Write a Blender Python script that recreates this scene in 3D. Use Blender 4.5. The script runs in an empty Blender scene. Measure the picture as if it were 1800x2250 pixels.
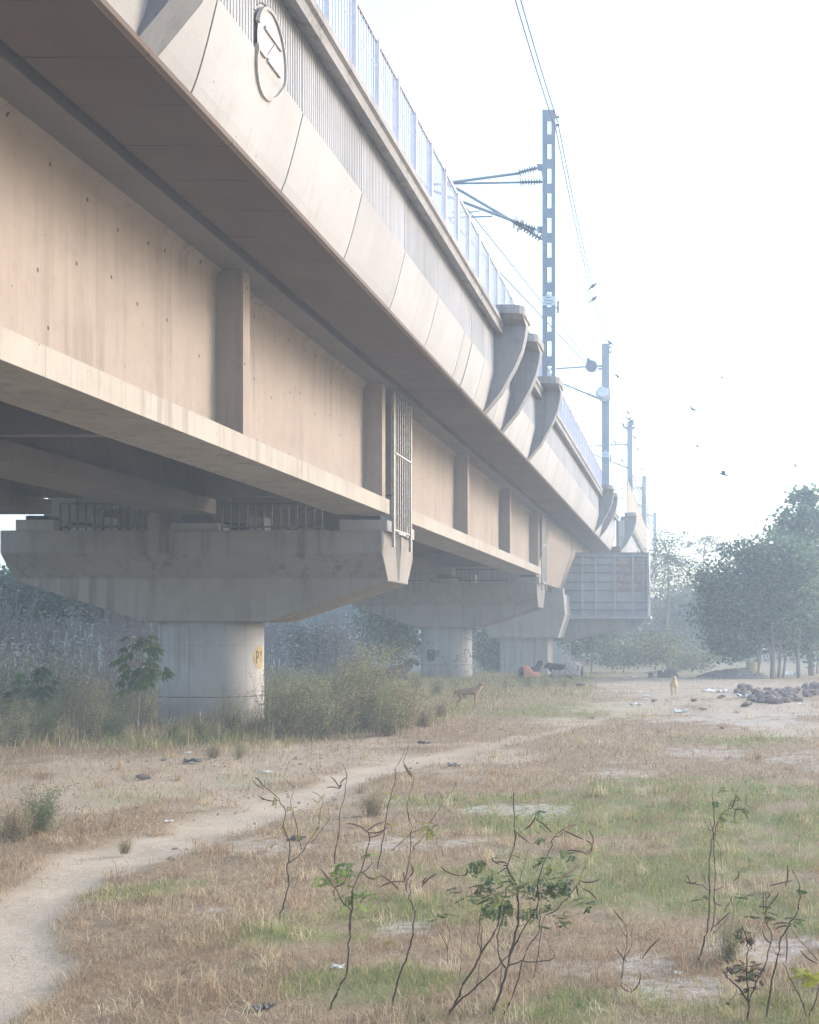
import bpy, math, random
import numpy as np
from mathutils import Vector, Matrix

random.seed(7)
rng = np.random.default_rng(11)
S = bpy.context.scene
COL = S.collection

# ------------------------------------------------------------------ camera, world, sun, exposure
EYE = 2.2
F_PX, W_PX, H_PX, VX, VY = 2700.0, 1800.0, 2250.0, 1510.0, 1391.0
cam_d = bpy.data.cameras.new("camera")
cam = bpy.data.objects.new("camera", cam_d)
COL.objects.link(cam)
cam.location = (0, 0, EYE)
cam.rotation_euler = (math.radians(90), 0, 0)
cam_d.sensor_fit = 'HORIZONTAL'
cam_d.sensor_width = 36.0
cam_d.lens = 36.0 * F_PX / W_PX
cam_d.shift_x = (W_PX / 2 - VX) / W_PX
cam_d.shift_y = (VY - H_PX / 2) / W_PX
cam_d.clip_start = 0.1
cam_d.clip_end = 3000
S.camera = cam
S.render.resolution_x, S.render.resolution_y = 819, 1024

SUN_DIR = Vector((1.0, 0.55, 0.48)).normalized()
SUN_EL = math.asin(SUN_DIR.z)
SUN_ROT = math.atan2(SUN_DIR.x, SUN_DIR.y)
w = bpy.data.worlds.new("World")
S.world = w
w.use_nodes = True
nt = w.node_tree
for n in list(nt.nodes):
    nt.nodes.remove(n)
sky = nt.nodes.new('ShaderNodeTexSky')
sky.sky_type = 'NISHITA'
sky.sun_disc = False
sky.sun_elevation = SUN_EL
sky.sun_rotation = SUN_ROT
sky.air_density = 1.1
sky.dust_density = 2.0
sky.ozone_density = 1.0
bg = nt.nodes.new('ShaderNodeBackground')
bg.inputs['Strength'].default_value = 0.15
wo = nt.nodes.new('ShaderNodeOutputWorld')
nt.links.new(sky.outputs[0], bg.inputs[0])
nt.links.new(bg.outputs[0], wo.inputs[0])

sd = bpy.data.lights.new("sun", 'SUN')
sd.energy = 0.62
sd.angle = math.radians(20)
sd.color = (1.0, 0.93, 0.82)
so = bpy.data.objects.new("sun", sd)
COL.objects.link(so)
so.rotation_euler = SUN_DIR.to_track_quat('Z', 'Y').to_euler()
so.location = (30, 10, 40)

S.view_settings.view_transform = 'Standard'
S.view_settings.look = 'None'
S.view_settings.exposure = 2.08
S.view_settings.gamma = 1.0
S.view_settings.use_curve_mapping = False
try:
    S.cycles.use_denoising = True
    S.cycles.use_adaptive_sampling = True
    S.cycles.adaptive_threshold = 0.015
    S.cycles.max_bounces = 6
    S.cycles.diffuse_bounces = 4
    S.cycles.volume_bounces = 2
    S.cycles.transparent_max_bounces = 4
except Exception as e:
    print("cycles", e)

# ------------------------------------------------------------------ helpers
def P(px, py, D):
    """point of the place seen at photo pixel (px, py) at depth D metres"""
    return ((px - VX) * D / F_PX, D, EYE + (VY - py) * D / F_PX)

def smooth(a, b, x):
    t = np.clip((x - a) / (b - a), 0, 1)
    return t * t * (3 - 2 * t)

_HT = np.random.default_rng(5).random((256, 256))
def vnoise(x, y):
    xi = np.floor(x).astype(int); yi = np.floor(y).astype(int)
    xf = x - xi; yf = y - yi
    xf = xf * xf * (3 - 2 * xf); yf = yf * yf * (3 - 2 * yf)
    a = _HT[xi & 255, yi & 255]; b = _HT[(xi + 1) & 255, yi & 255]
    c = _HT[xi & 255, (yi + 1) & 255]; d = _HT[(xi + 1) & 255, (yi + 1) & 255]
    return (a * (1 - xf) + b * xf) * (1 - yf) + (c * (1 - xf) + d * xf) * yf
def fbm(x, y, o=4):
    s = 0; a = .5; t = 0
    for i in range(o):
        s = s + a * vnoise(x * 2 ** i + 17.3 * i, y * 2 ** i + 9.1 * i); t += a; a *= .55
    return s / t

def gz(x, y):
    x = np.asarray(x, float); y = np.asarray(y, float)
    z = -0.55 * smooth(55, 95, y)
    z = z + 0.10 * (fbm(x * .23, y * .23, 3) - .5) + 0.05 * (fbm(x * 1.4 + 5, y * 1.4, 2) - .5)
    return z
def G(x, y):
    return float(gz(x, y))

class MB:
    def __init__(s):
        s.v = []; s.n = 0; s.f = []; s.c = []; s.sm = []; s.mi = []; s.m = 0; s.smooth = False
    def add(s, v, f, col=None, smooth=None):
        v = np.asarray(v, float).reshape(-1, 3)
        k = len(v)
        s.v.append(v)
        s.c.append(np.broadcast_to(np.asarray(col if col is not None else (1, 1, 1), float), (k, 3)))
        if isinstance(f, np.ndarray):
            fl = (f + s.n)
            s.f.append(fl); s.sm.append(np.full(len(fl), bool(s.smooth if smooth is None else smooth)))
            s.mi.append(np.full(len(fl), s.m))
        else:
            for q in f:
                s.f.append(np.array([q]) + s.n)
                s.sm.append(np.array([bool(s.smooth if smooth is None else smooth)]))
                s.mi.append(np.array([s.m]))
        s.n += k
        return s
    def box(s, x0, x1, y0, y1, z0, z1, col=None):
        v = [(x, y, z) for x in (x0, x1) for y in (y0, y1) for z in (z0, z1)]
        f = np.array([(0, 1, 3, 2), (4, 6, 7, 5), (0, 4, 5, 1), (2, 3, 7, 6), (0, 2, 6, 4), (1, 5, 7, 3)])
        return s.add(v, f, col, False)
    def prism(s, poly, a0, a1, axis='y', col=None):
        """poly in the plane across the axis, in (x,z) for y, (y,z) for x, (x,y) for z; polygon counter-clockwise or not"""
        n = len(poly); v = []
        for a in (a0, a1):
            for p, q in poly:
                v.append((p, a, q) if axis == 'y' else (a, p, q) if axis == 'x' else (p, q, a))
        f = [tuple(range(n)), tuple(range(2 * n - 1, n - 1, -1))]
        f += [(i, n + i, n + (i + 1) % n, (i + 1) % n) for i in range(n)]
        return s.add(v, f, col, False)
    def tube(s, path, r, k=6, col=None, cap=True):
        path = [Vector(p) for p in path]; m = len(path)
        if not hasattr(r, '__len__'): r = [r] * m
        V = []; up = Vector((0, 0, 1))
        for i, p in enumerate(path):
            t = (path[min(i + 1, m - 1)] - path[max(i - 1, 0)])
            t = t.normalized() if t.length > 1e-9 else Vector((0, 0, 1))
            a = t.cross(up if abs(t.z) < .9 else Vector((1, 0, 0))).normalized(); b = t.cross(a)
            for j in range(k):
                th = 2 * math.pi * j / k
                V.append(p + (a * math.cos(th) + b * math.sin(th)) * r[i])
        F = [(i * k + j, i * k + (j + 1) % k, (i + 1) * k + (j + 1) % k, (i + 1) * k + j) for i in range(m - 1) for j in range(k)]
        s.add([tuple(x) for x in V], np.array(F), col, k > 4)
        if cap:
            s.add([tuple(x) for x in V[:k]], [tuple(range(k))], col, False)
            s.add([tuple(x) for x in V[-k:]], [tuple(range(k))], col, False)
        return s
    def lathe(s, o, axis, prof, k=14, col=None):
        """prof: list of (distance along axis, radius)"""
        o = Vector(o); t = Vector(axis).normalized()
        a = t.cross(Vector((0, 0, 1)) if abs(t.z) < .9 else Vector((1, 0, 0))).normalized(); b = t.cross(a)
        V = [tuple(o + t * d + (a * math.cos(2 * math.pi * j / k) + b * math.sin(2 * math.pi * j / k)) * r) for d, r in prof for j in range(k)]
        F = [(i * k + j, i * k + (j + 1) % k, (i + 1) * k + (j + 1) % k, (i + 1) * k + j) for i in range(len(prof) - 1) for j in range(k)]
        return s.add(V, np.array(F), col, False)
    def build(s, name, mat, parent=None, loc=None, local=False):
        """world-space vertices; the object's origin goes to its parent's (or to loc)"""
        v = np.concatenate(s.v) if s.v else np.zeros((0, 3))
        off = np.zeros(3)
        if not local:
            if parent is not None:
                q = parent
                while q is not None:
                    off += np.array(q.location); q = q.parent
            if loc is not None: off += np.array(loc)
        v = v - off
        me = bpy.data.meshes.new(name)
        me.vertices.add(len(v)); me.vertices.foreach_set('co', v.astype(np.float32).ravel())
        sizes = np.concatenate([np.full(len(f), f.shape[1]) for f in s.f])
        loops = np.concatenate([f.ravel() for f in s.f])
        me.loops.add(len(loops)); me.loops.foreach_set('vertex_index', loops.astype(np.int32))
        me.polygons.add(len(sizes))
        st = np.concatenate([[0], np.cumsum(sizes)[:-1]])
        me.polygons.foreach_set('loop_start', st.astype(np.int32))
        me.polygons.foreach_set('use_smooth', np.concatenate(s.sm))
        mats = mat if isinstance(mat, (list, tuple)) else [mat]
        for m in mats: me.materials.append(m)
        if len(mats) > 1: me.polygons.foreach_set('material_index', np.concatenate(s.mi).astype(np.int32))
        ca = me.attributes.new('Col', 'FLOAT_COLOR', 'POINT')
        c = np.concatenate(s.c); ca.data.foreach_set('color', np.concatenate([c, np.ones((len(c), 1))], 1).astype(np.float32).ravel())
        me.update(calc_edges=True); me.validate()
        o = bpy.data.objects.new(name, me); COL.objects.link(o)
        if parent is not None: o.parent = parent
        if loc is not None: o.location = loc
        return o

def recalc(o):
    import bmesh
    b = bmesh.new(); b.from_mesh(o.data); bmesh.ops.recalc_face_normals(b, faces=b.faces); b.to_mesh(o.data); b.free(); return o

def tag(o, label=None, cat=None, group=None, kind=None):
    if label: o['label'] = label
    if cat: o['category'] = cat
    if group: o['group'] = group
    if kind: o['kind'] = kind
    return o
def thing(name, loc, label, cat, group=None):
    o = bpy.data.objects.new(name, None); COL.objects.link(o)
    o.empty_display_size = .3; o.location = loc
    return tag(o, label, cat, group)
def copy_tree(o, parent=None):
    c = o.copy(); COL.objects.link(c)
    if parent is not None: c.parent = parent
    for ch in list(o.children): copy_tree(ch, c)
    return c

# ------------------------------------------------------------------ materials
class NT:
    def __init__(s, name):
        s.m = bpy.data.materials.new(name); s.m.use_nodes = True
        s.t = s.m.node_tree; s.b = s.t.nodes['Principled BSDF']; s.b.inputs['Roughness'].default_value = .9
        s.b.inputs['Specular IOR Level'].default_value = .25
    def n(s, k, **kw):
        x = s.t.nodes.new(k)
        for a, b in kw.items(): setattr(x, a, b)
        return x
    def l(s, a, b): s.t.links.new(a, b)
    def pos(s, sc=(1, 1, 1), obj=False):
        g = s.n('ShaderNodeTexCoord').outputs['Object'] if obj else s.n('ShaderNodeNewGeometry').outputs['Position']
        m = s.n('ShaderNodeMapping'); s.l(g, m.inputs[0]); m.inputs['Scale'].default_value = sc
        return m.outputs[0]
    def noise(s, vec, scale, detail=4, rough=.6):
        x = s.n('ShaderNodeTexNoise'); s.l(vec, x.inputs['Vector']); x.inputs['Scale'].default_value = scale
        x.inputs['Detail'].default_value = detail; x.inputs['Roughness'].default_value = rough
        return x.outputs[0]
    def rng(s, v, a, b, c=0, d=1):
        x = s.n('ShaderNodeMapRange'); s.l(v, x.inputs[0])
        for i, q in enumerate((a, b, c, d)): x.inputs[i + 1].default_value = q
        return x.outputs[0]
    def math(s, op, a, b=None):
        x = s.n('ShaderNodeMath', operation=op)
        for i, q in enumerate((a, b)):
            if q is None: continue
            if isinstance(q, (int, float)): x.inputs[i].default_value = q
            else: s.l(q, x.inputs[i])
        return x.outputs[0]
    def mix(s, fac, a, b, mode='MIX'):
        x = s.n('ShaderNodeMix', data_type='RGBA', blend_type=mode)
        for i, q in ((0, fac), (6, a), (7, b)):
            if isinstance(q, (int, float)): x.inputs[i].default_value = q
            elif isinstance(q, tuple): x.inputs[i].default_value = (*q, 1)
            else: s.l(q, x.inputs[i])
        return x.outputs[2]
    def bump(s, h, st=.3, d=.02):
        x = s.n('ShaderNodeBump'); x.inputs['Strength'].default_value = st; x.inputs['Distance'].default_value = d
        s.l(h, x.inputs['Height']); s.l(x.outputs[0], s.b.inputs['Normal'])
    def col(s, c):
        if isinstance(c, tuple): s.b.inputs['Base Color'].default_value = (*c, 1)
        else: s.l(c, s.b.inputs['Base Color'])

def concrete(name, c1, c2, stain=(.12, .105, .09), streak=.5, holes=0, lines=0, blotch=.6, boards=None, band=None):
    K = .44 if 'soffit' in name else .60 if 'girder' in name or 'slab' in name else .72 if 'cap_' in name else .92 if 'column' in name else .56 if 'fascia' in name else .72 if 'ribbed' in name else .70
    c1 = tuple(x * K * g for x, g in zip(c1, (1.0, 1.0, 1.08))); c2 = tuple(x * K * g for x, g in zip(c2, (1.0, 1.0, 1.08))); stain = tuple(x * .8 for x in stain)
    M = NT(name)
    p = M.pos()
    c = M.mix(M.rng(M.noise(p, .55, 5), .35, .68), c1, c2)
    c = M.mix(M.math('MULTIPLY', M.rng(M.noise(p, 2.7, 6, .7), .5, .75), .35 * blotch), c, stain)
    # vertical run-off streaks, with a shape of their own
    sv = M.pos((2.6, 2.6, .16)); s1 = M.rng(M.noise(sv, 1.6, 5, .65), .50, .64)
    big = M.rng(M.noise(p, .42, 3), .36, .58)
    c = M.mix(M.math('MULTIPLY', M.math('MULTIPLY', s1, big), streak), c, stain)
    sv2 = M.pos((14, 14, .5)); c = M.mix(M.math('MULTIPLY', M.rng(M.noise(sv2, 1.2, 3), .5, .8), .22), c, tuple(x * .62 for x in c1))
    fine = M.noise(p, 46, 4, .7)
    c = M.mix(M.rng(fine, .3, .8, 0, .3), c, tuple(x * .75 for x in c2))
    h = fine
    sep = M.n('ShaderNodeSeparateXYZ'); M.l(M.pos(), sep.inputs[0])
    if holes:
        v = M.n('ShaderNodeTexVoronoi', voronoi_dimensions='2D'); v.inputs['Scale'].default_value = 1
        v.inputs['Randomness'].default_value = .45
        cb = M.n('ShaderNodeCombineXYZ'); M.l(M.math('MULTIPLY', sep.outputs[1], 1.15), cb.inputs[0]); M.l(M.math('MULTIPLY', sep.outputs[2], .95), cb.inputs[1])
        M.l(cb.outputs[0], v.inputs['Vector'])
        hm = M.math('LESS_THAN', v.outputs['Distance'], .026)
        c = M.mix(M.math('MULTIPLY', hm, holes), c, (.05, .035, .03))
    vp = M.n('ShaderNodeTexVoronoi'); vp.inputs['Scale'].default_value = 3.1; M.l(p, vp.inputs['Vector'])
    pm = M.math('LESS_THAN', vp.outputs['Distance'], .045)
    c = M.mix(M.math('MULTIPLY', pm, .6), c, (.09, .075, .065))
    if lines:
        wob = M.math('MULTIPLY', M.math('SUBTRACT', M.noise(p, 2.2, 2), .5), .05)
        fr = M.math('FRACT', M.math('DIVIDE', M.math('ADD', sep.outputs[1], wob), lines))
        lm = M.math('LESS_THAN', fr, .028)
        lm = M.math('MULTIPLY', lm, M.rng(M.noise(p, 1.3, 3), .38, .6))
        c = M.mix(M.math('MULTIPLY', lm, .9), c, (.04, .03, .025))
        # faint rust-brown clouding along the pours
        c = M.mix(M.math('MULTIPLY', M.rng(M.noise(M.pos((1.2, .5, 1)), 1.1, 5, .7), .40, .70), .6), c, (.10, .065, .05))
    if boards:
        fr = M.math('FRACT', M.math('DIVIDE', sep.outputs[boards[0]], boards[1]))
        lm = M.math('LESS_THAN', fr, boards[2])
        c = M.mix(M.math('MULTIPLY', lm, .5), c, tuple(x * .45 for x in c1))
    if 'fascia' in name or 'ribbed' in name or 'coping' in name:
        oi = M.n('ShaderNodeObjectInfo'); v_ = M.rng(oi.outputs['Random'], 0, 1, .91, 1.04)
        cc = M.n('ShaderNodeCombineColor'); [M.l(v_, cc.inputs[i]) for i in range(3)]
        c = M.mix(1.0, c, cc.outputs[0], 'MULTIPLY')
    M.col(c); M.bump(h, .35, .012)
    return M.m

def plain(name, c, rough=.6, metal=0, var=.25, scale=9, c2=None, obj=False):
    M = NT(name); p = M.pos(obj=obj)
    M.col(M.mix(M.rng(M.noise(p, scale, 5, .65), .35, .7), c, c2 if c2 else tuple(x * (1 - var) for x in c)))
    M.b.inputs['Roughness'].default_value = rough; M.b.inputs['Metallic'].default_value = metal
    M.bump(M.noise(p, scale * 5, 3), .15, .005)
    return M.m

def leafy(name, rough=.65, trans=.5, tint=(1, 1, 1)):
    M = NT(name)
    a = M.n('ShaderNodeAttribute', attribute_name='Col')
    c = M.mix(1.0, a.outputs['Color'], tint, 'MULTIPLY')
    M.col(c); M.b.inputs['Roughness'].default_value = rough
    tr = M.n('ShaderNodeBsdfTranslucent'); M.l(c, tr.inputs[0])
    mx = M.n('ShaderNodeMixShader'); mx.inputs[0].default_value = trans
    M.l(M.b.outputs[0], mx.inputs[1]); M.l(tr.outputs[0], mx.inputs[2])
    M.l(mx.outputs[0], M.t.nodes['Material Output'].inputs[0])
    return M.m

m_web = concrete('web_concrete', (.475, .40, .33), (.41, .34, .28), streak=.34, holes=.9, blotch=.7, boards=(1, 2.2, .006))
m_flange = concrete('flange_concrete', (.56, .52, .44), (.48, .43, .35), streak=.4, boards=(1, 1.9, .008))
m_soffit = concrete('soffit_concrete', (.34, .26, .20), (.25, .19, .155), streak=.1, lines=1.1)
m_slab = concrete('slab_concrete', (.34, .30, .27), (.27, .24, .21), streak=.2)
m_fascia = concrete('fascia_concrete', (.72, .71, .68), (.62, .61, .585), stain=(.34, .32, .29), streak=.3, blotch=.5)
m_ribs = concrete('ribbed_concrete', (.72, .71, .69), (.60, .60, .585), stain=(.30, .29, .26), streak=.45)
m_coping = concrete('coping_concrete', (.50, .48, .45), (.36, .35, .335), stain=(.12, .11, .1), streak=.6, blotch=1.2)
m_fin = concrete('bracket_concrete', (.42, .42, .41), (.31, .315, .32), stain=(.12, .12, .12), streak=.5, blotch=1.1)
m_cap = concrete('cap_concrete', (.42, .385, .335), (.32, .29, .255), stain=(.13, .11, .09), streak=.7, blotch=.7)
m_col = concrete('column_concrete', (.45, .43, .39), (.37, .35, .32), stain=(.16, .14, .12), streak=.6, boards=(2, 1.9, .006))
m_white = concrete('pedestal_concrete', (.58, .56, .52), (.48, .46, .42), streak=.25)
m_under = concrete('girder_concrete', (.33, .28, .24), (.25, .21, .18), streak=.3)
m_rubber = plain('bearing_rubber', (.03, .035, .05), .7)
m_steel = plain('painted_steel', (.25, .29, .34), .5, .0, .2, 3, (.20, .24, .29))
m_rail = plain('railing_paint', (.68, .66, .74), .5, 0, .15, 4)
m_grille = plain('grille_iron', (.13, .11, .10), .8, 0, .4, 9)
m_galv = plain('galvanised_steel', (.42, .42, .42), .5, .3, .4, 12, (.26, .2, .16))
m_rust = plain('rusty_steel', (.30, .18, .14), .85, 0, .5, 5, (.40, .38, .37))
m_form = plain('formwork_steel', (.42, .44, .46), .75, 0, .3, 2.2, (.34, .34, .36))
m_dark = plain('dark_iron', (.10, .09, .09), .7)
m_porc = plain('insulator_glaze', (.20, .21, .26), .35)
m_wire = plain('wire_metal', (.07, .065, .065), .6)
m_yellow = plain('yellow_paint', (.42, .33, .17), .8, 0, .3, 6)
m_black = plain('black_paint', (.04, .035, .03), .8)
m_sheet = plain('hoarding_sheet', (.27, .22, .18), .8, 0, .35, 2.0, (.34, .30, .26))
m_plate = plain('sign_plate', (.62, .70, .76), .5)
m_leaf = leafy('foliage')
m_grass = leafy('grass', .8, .25)
m_bark = plain('bark', (.24, .20, .17), .95, 0, .4, 20)
m_twig = plain('dark_twig', (.11, .082, .07), .9, 0, .4, 30)
m_pod = plain('dry_pod', (.16, .085, .07), .8, 0, .4, 30)
m_bird = plain('crow_feathers', (.05, .05, .06), .6)
m_rock = plain('rubble_stone', (.15, .12, .11), .95, 0, .4, 6, (.23, .19, .17), True)
m_litter = plain('litter_plastic', (.75, .75, .73), .5, 0, .15, 8)
m_mound = plain('debris_earth', (.15, .12, .11), .95, 0, .5, 5, (.27, .23, .20), True)

# ------------------------------------------------------------------ GROUND
def to_px(x, y):
    """where a ground point shows in the survey photograph: used to look up the map of paths and patches"""
    y = np.maximum(y, .5)
    return VX + x * F_PX / y, VY + EYE * F_PX / y

PATH = [(-160, 2330, 66), (-10, 2140, 62), (50, 2010, 56), (170, 1925, 40), (340, 1862, 32), (500, 1812, 32), (640, 1760, 24), (760, 1712, 20),
        (890, 1678, 14), (1040, 1648, 9), (1180, 1618, 6.5), (1290, 1588, 5.5), (1370, 1562, 6), (1450, 1538, 7), (1480, 1512, 8), (1500, 1495, 8)]
def seg_mask(px, py, pts):
    best = np.full(np.shape(px), 9.0)
    for (x0, y0, r0), (x1, y1, r1) in zip(pts[:-1], pts[1:]):
        dx, dy = x1 - x0, y1 - y0
        t = np.clip(((px - x0) * dx + (py - y0) * dy) / (dx * dx + dy * dy), 0, 1)
        r = r0 + (r1 - r0) * t
        # distance in stretched units: ground patches are wide and flat in the picture
        d = np.hypot((px - x0 - t * dx) * .45, (py - y0 - t * dy)) / r
        best = np.minimum(best, d)
    return best
def ell(px, py, e):
    return np.hypot((px - e[0]) / e[2], (py - e[1]) / e[3])
BARE = [(420, 1690, 640, 30), (330, 1730, 500, 40), (600, 1770, 300, 55), (120, 1740, 320, 50), (760, 1665, 340, 26), (1480, 1520, 170, 24), (1640, 1560, 190, 24),
        (1760, 1600, 150, 20), (1050, 1660, 170, 14), (700, 1640, 330, 14), (1560, 1505, 260, 16), (1230, 1585, 110, 10), (1420, 1555, 150, 18)]
GRAVEL = [(1545, 1655, 62, 15), (1375, 1690, 85, 12), (1790, 1668, 85, 20), (1090, 1778, 130, 13), (960, 1862, 190, 14), (1310, 2120, 110, 26), (560, 1862, 55, 22),
          (1640, 1580, 140, 16), (1500, 2180, 120, 22), (900, 2040, 60, 14), (1700, 2080, 90, 16), (470, 2010, 60, 10)]
GREEN = [(325, 1968, 190, 30), (1280, 1800, 300, 44), (1640, 1790, 300, 60), (1560, 1895, 360, 60), (1250, 1890, 200, 50), (1430, 1965, 230, 44), (1750, 1890, 200, 40), (900, 2000, 260, 40), (1080, 1930, 220, 30),
         (640, 2060, 130, 20), (850, 2170, 200, 40), (1200, 2230, 260, 40), (1700, 1990, 200, 40), (1740, 2230, 160, 50), (1000, 1760, 200, 20), (1560, 1740, 330, 26),
         (1260, 1560, 260, 14), (300, 1750, 110, 18), (560, 1720, 80, 10), (1680, 1625, 150, 12)]
def masks(x, y):
    px, py = to_px(x, y)
    wob = (fbm(x * .9 + 3, y * .9, 4) - .5)
    wob2 = (fbm(x * 3.1, y * 3.1 + 7, 3) - .5)
    d = seg_mask(px, py, PATH) + wob * 1.1 + wob2 * .5
    path = (1 - smooth(.6, 1.4, d)) * (1 - .45 * smooth(850, 1150, px))
    b = np.zeros_like(px)
    for e in BARE: b = np.maximum(b, 1 - smooth(.5, 1.25, ell(px, py, e) + wob * 1.6 + wob2 * .9))
    g = np.zeros_like(px)
    for e in GRAVEL: g = np.maximum(g, 1 - smooth(.5, 1.2, ell(px, py, e) + wob * 3.2 + wob2 * 2.6))
    gr = np.zeros_like(px)
    for e in GREEN: gr = np.maximum(gr, 1 - smooth(.45, 1.35, ell(px, py, e) + wob * 2.2 + wob2 * 1.5))
    far = smooth(60, 72, y)
    return path, np.clip(b * .8, 0, 1), g, gr * (1 - far) + .5 * far

def axis(pts):
    out = []
    for a, b, st in pts:
        out += list(np.arange(a, b, st))
    return np.array(out + [pts[-1][1]])
ys = axis([(-30, 4, 4), (4, 20, .12), (20, 36, .2), (36, 70, .5), (70, 120, 2), (120, 262, 12)])
xs = axis([(-160, -40, 8), (-40, -16, .7), (-16, -5, .16), (-5, 3.0, .12), (3, 12, .3), (12, 40, 2), (40, 160, 10)])
XX, YY = np.meshgrid(xs, ys)
pa, ba, gv, gr = masks(XX, YY)
ZZ = gz(XX, YY) - .035 * np.maximum(pa, ba * .5) + .022 * (fbm(XX * 6, YY * 6, 2) - .5) * smooth(80, 40, YY)
ny, nx = XX.shape
idx = np.arange(ny * nx).reshape(ny, nx)
F = np.stack([idx[:-1, :-1], idx[:-1, 1:], idx[1:, 1:], idx[1:, :-1]], -1).reshape(-1, 4)
gb = MB(); gb.add(np.stack([XX, YY, ZZ], -1).reshape(-1, 3), F, np.stack([np.maximum(pa, ba * .85), gr, gv], -1).reshape(-1, 3), True)
M = NT('ground_soil'); p = M.pos()
at = M.n('ShaderNodeAttribute', attribute_name='Col'); sp = M.n('ShaderNodeSeparateColor'); M.l(at.outputs['Color'], sp.inputs[0])
n1 = M.noise(p, 1.3, 6, .65); n2 = M.noise(p, 9, 6, .7); n3 = M.noise(p, 60, 4, .7)
dry = M.mix(M.rng(n2, .35, .68), (.25, .19, .135), (.37, .30, .22))
dry = M.mix(M.rng(n3, .45, .75), dry, (.12, .085, .06))
grn = M.mix(M.rng(n2, .35, .65), (.17, .185, .09), (.25, .23, .13))
c = M.mix(sp.outputs[1], dry, grn)
sand = M.mix(M.rng(n1, .35, .65), (.52, .465, .40), (.43, .375, .32))
sand = M.mix(M.rng(n2, .52, .78, 0, .6), sand, (.27, .20, .145))
sand = M.mix(M.rng(n3, .52, .74, 0, .7), sand, (.20, .15, .12))
c = M.mix(sp.outputs[0], c, sand)
gvc = M.mix(M.rng(n3, .42, .62), (.50, .48, .47), (.30, .27, .25))
c = M.mix(M.math('MULTIPLY', sp.outputs[2], M.rng(n2, .38, .6)), c, gvc)
M.col(M.mix(1.0, c, (1.02, .98, .90), 'MULTIPLY'))
M.bump(M.math('ADD', n2, M.math('MULTIPLY', n3, .4)), .55, .05)
ground = gb.build('ground', M.m); tag(ground, 'dry dusty waste ground with pale worn footpath', 'ground', kind='structure')

# ------------------------------------------------------------------ VIADUCT SPANS
GX = [(-8.20, -6.95), (-12.25, -11.0), (-16.1, -14.85)]
def girder(par, x0, x1, y0, y1, ribs, mats):
    b = MB()
    cx = (x0 + x1) / 2
    b.m = 1; b.box(x0, x1, y0, y1, 4.97, 5.31)
    b.m = 0; b.box(cx - .17, cx + .17, y0 + .01, y1 - .01, 5.31, 7.93)
    # haunch under the slab
    b.prism([(cx + .17, 7.74), (cx + .20, 7.83), (cx + .28, 7.90), (cx + .40, 7.93), (cx - .40, 7.93), (cx - .28, 7.90), (cx - .20, 7.83), (cx - .17, 7.74)], y0 + .012, y1 - .012)
    for r in ribs:
        b.box(cx + .17, x1 - .025, r, r + .3, 5.31, 7.9)
        b.box(x0 + .025, cx - .17, r, r + .3, 5.31, 7.9)
    return recalc(b.build('girder', mats, par))

def curve_x(z):   # outer face of the parapet panels
    t = (z - 7.98) / (9.03 - 7.98)
    return -5.34 + .30 * t ** .8 if z < 9.03 else -5.04

def fascia(par, y0, y1, dx, emblem=False, nofine=False):
    b = MB()
    prof = [(curve_x(z) + dx, z) for z in np.linspace(7.99, 9.03, 8)]
    b.prism([(-5.45 + dx, 7.99)] + prof + [(-5.45 + dx, 9.03)], y0 + .018, y1 - .018)
    f = recalc(b.build('fascia_panel', m_fascia, par))
    r = MB()
    xp = -5.085 + dx
    r.box(-5.45 + dx, xp, y0 + .012, y1 - .012, 9.033, 10.085)
    n = int((y1 - y0 - .04) / .092) if not nofine else int((y1 - y0) / .18)
    st = (y1 - y0 - .04) / n
    for i in range(n):
        yc = y0 + .02 + (i + .5) * st
        if emblem and abs(yc - 14.85) < .55:
            zb = max(9.0, 9.19 + math.sqrt(max(0, .56 ** 2 - (yc - 14.85) ** 2)))
        else: zb = 9.0
        if zb > 9.8: continue
        h = st * .36
        r.prism([(yc - h, 0), (yc + h, 0)][:0] + [(xp, yc - h), (xp + .032, yc - h * .5), (xp + .032, yc + h * .5), (xp, yc + h)], zb, 10.085, 'z')
    recalc(r.build('ribbed_face', m_ribs, f))
    return f

COP = [(-5.32, 10.36), (-4.79, 10.36), (-4.765, 10.20), (-4.82, 10.17), (-4.84, 10.09), (-4.80, 10.06), (-4.815, 9.99), (-5.06, 10.09), (-5.32, 10.09)]
def coping(par, y0, y1, dx):
    b = MB(); b.prism([(x + dx, z) for x, z in COP], y0 + .006, y1 - .006)
    return recalc(b.build('coping', m_coping, par))

def railing(par, y0, y1, dx, pitch=1.35):
    X = -4.9 + dx
    b = MB()
    b.box(X - .025, X + .025, y0, y1, 11.52, 11.57)
    b.box(X - .02, X + .02, y0, y1, 10.46, 10.49)
    n = max(1, round((y1 - y0) / pitch)); st = (y1 - y0) / n
    for i in range(n):
        for j in range(1, 9):
            yy = y0 + (i + j / 9.0) * st
            b.box(X - .008, X + .008, yy - .008, yy + .008, 10.49, 11.52)
        a = y0 + i * st
        b.tube([(X + .012, a, 11.15), (X + .014, a + st * .5, 11.08), (X + .012, a + st, 11.13)], .005, 4)
    r = b.build('railing', m_rail, par)
    for i in range(n + 1):
        q = MB(); a = y0 + i * st
        a = min(max(a, y0 + .03), y1 - .03)
        q.box(X - .055, X + .05, a - .028, a + .028, 10.36, 11.58)
        q.box(X - .08, X + .08, a - .06, a + .06, 10.362, 10.38)
        q.build('post', m_rail, r)
    return r

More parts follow.
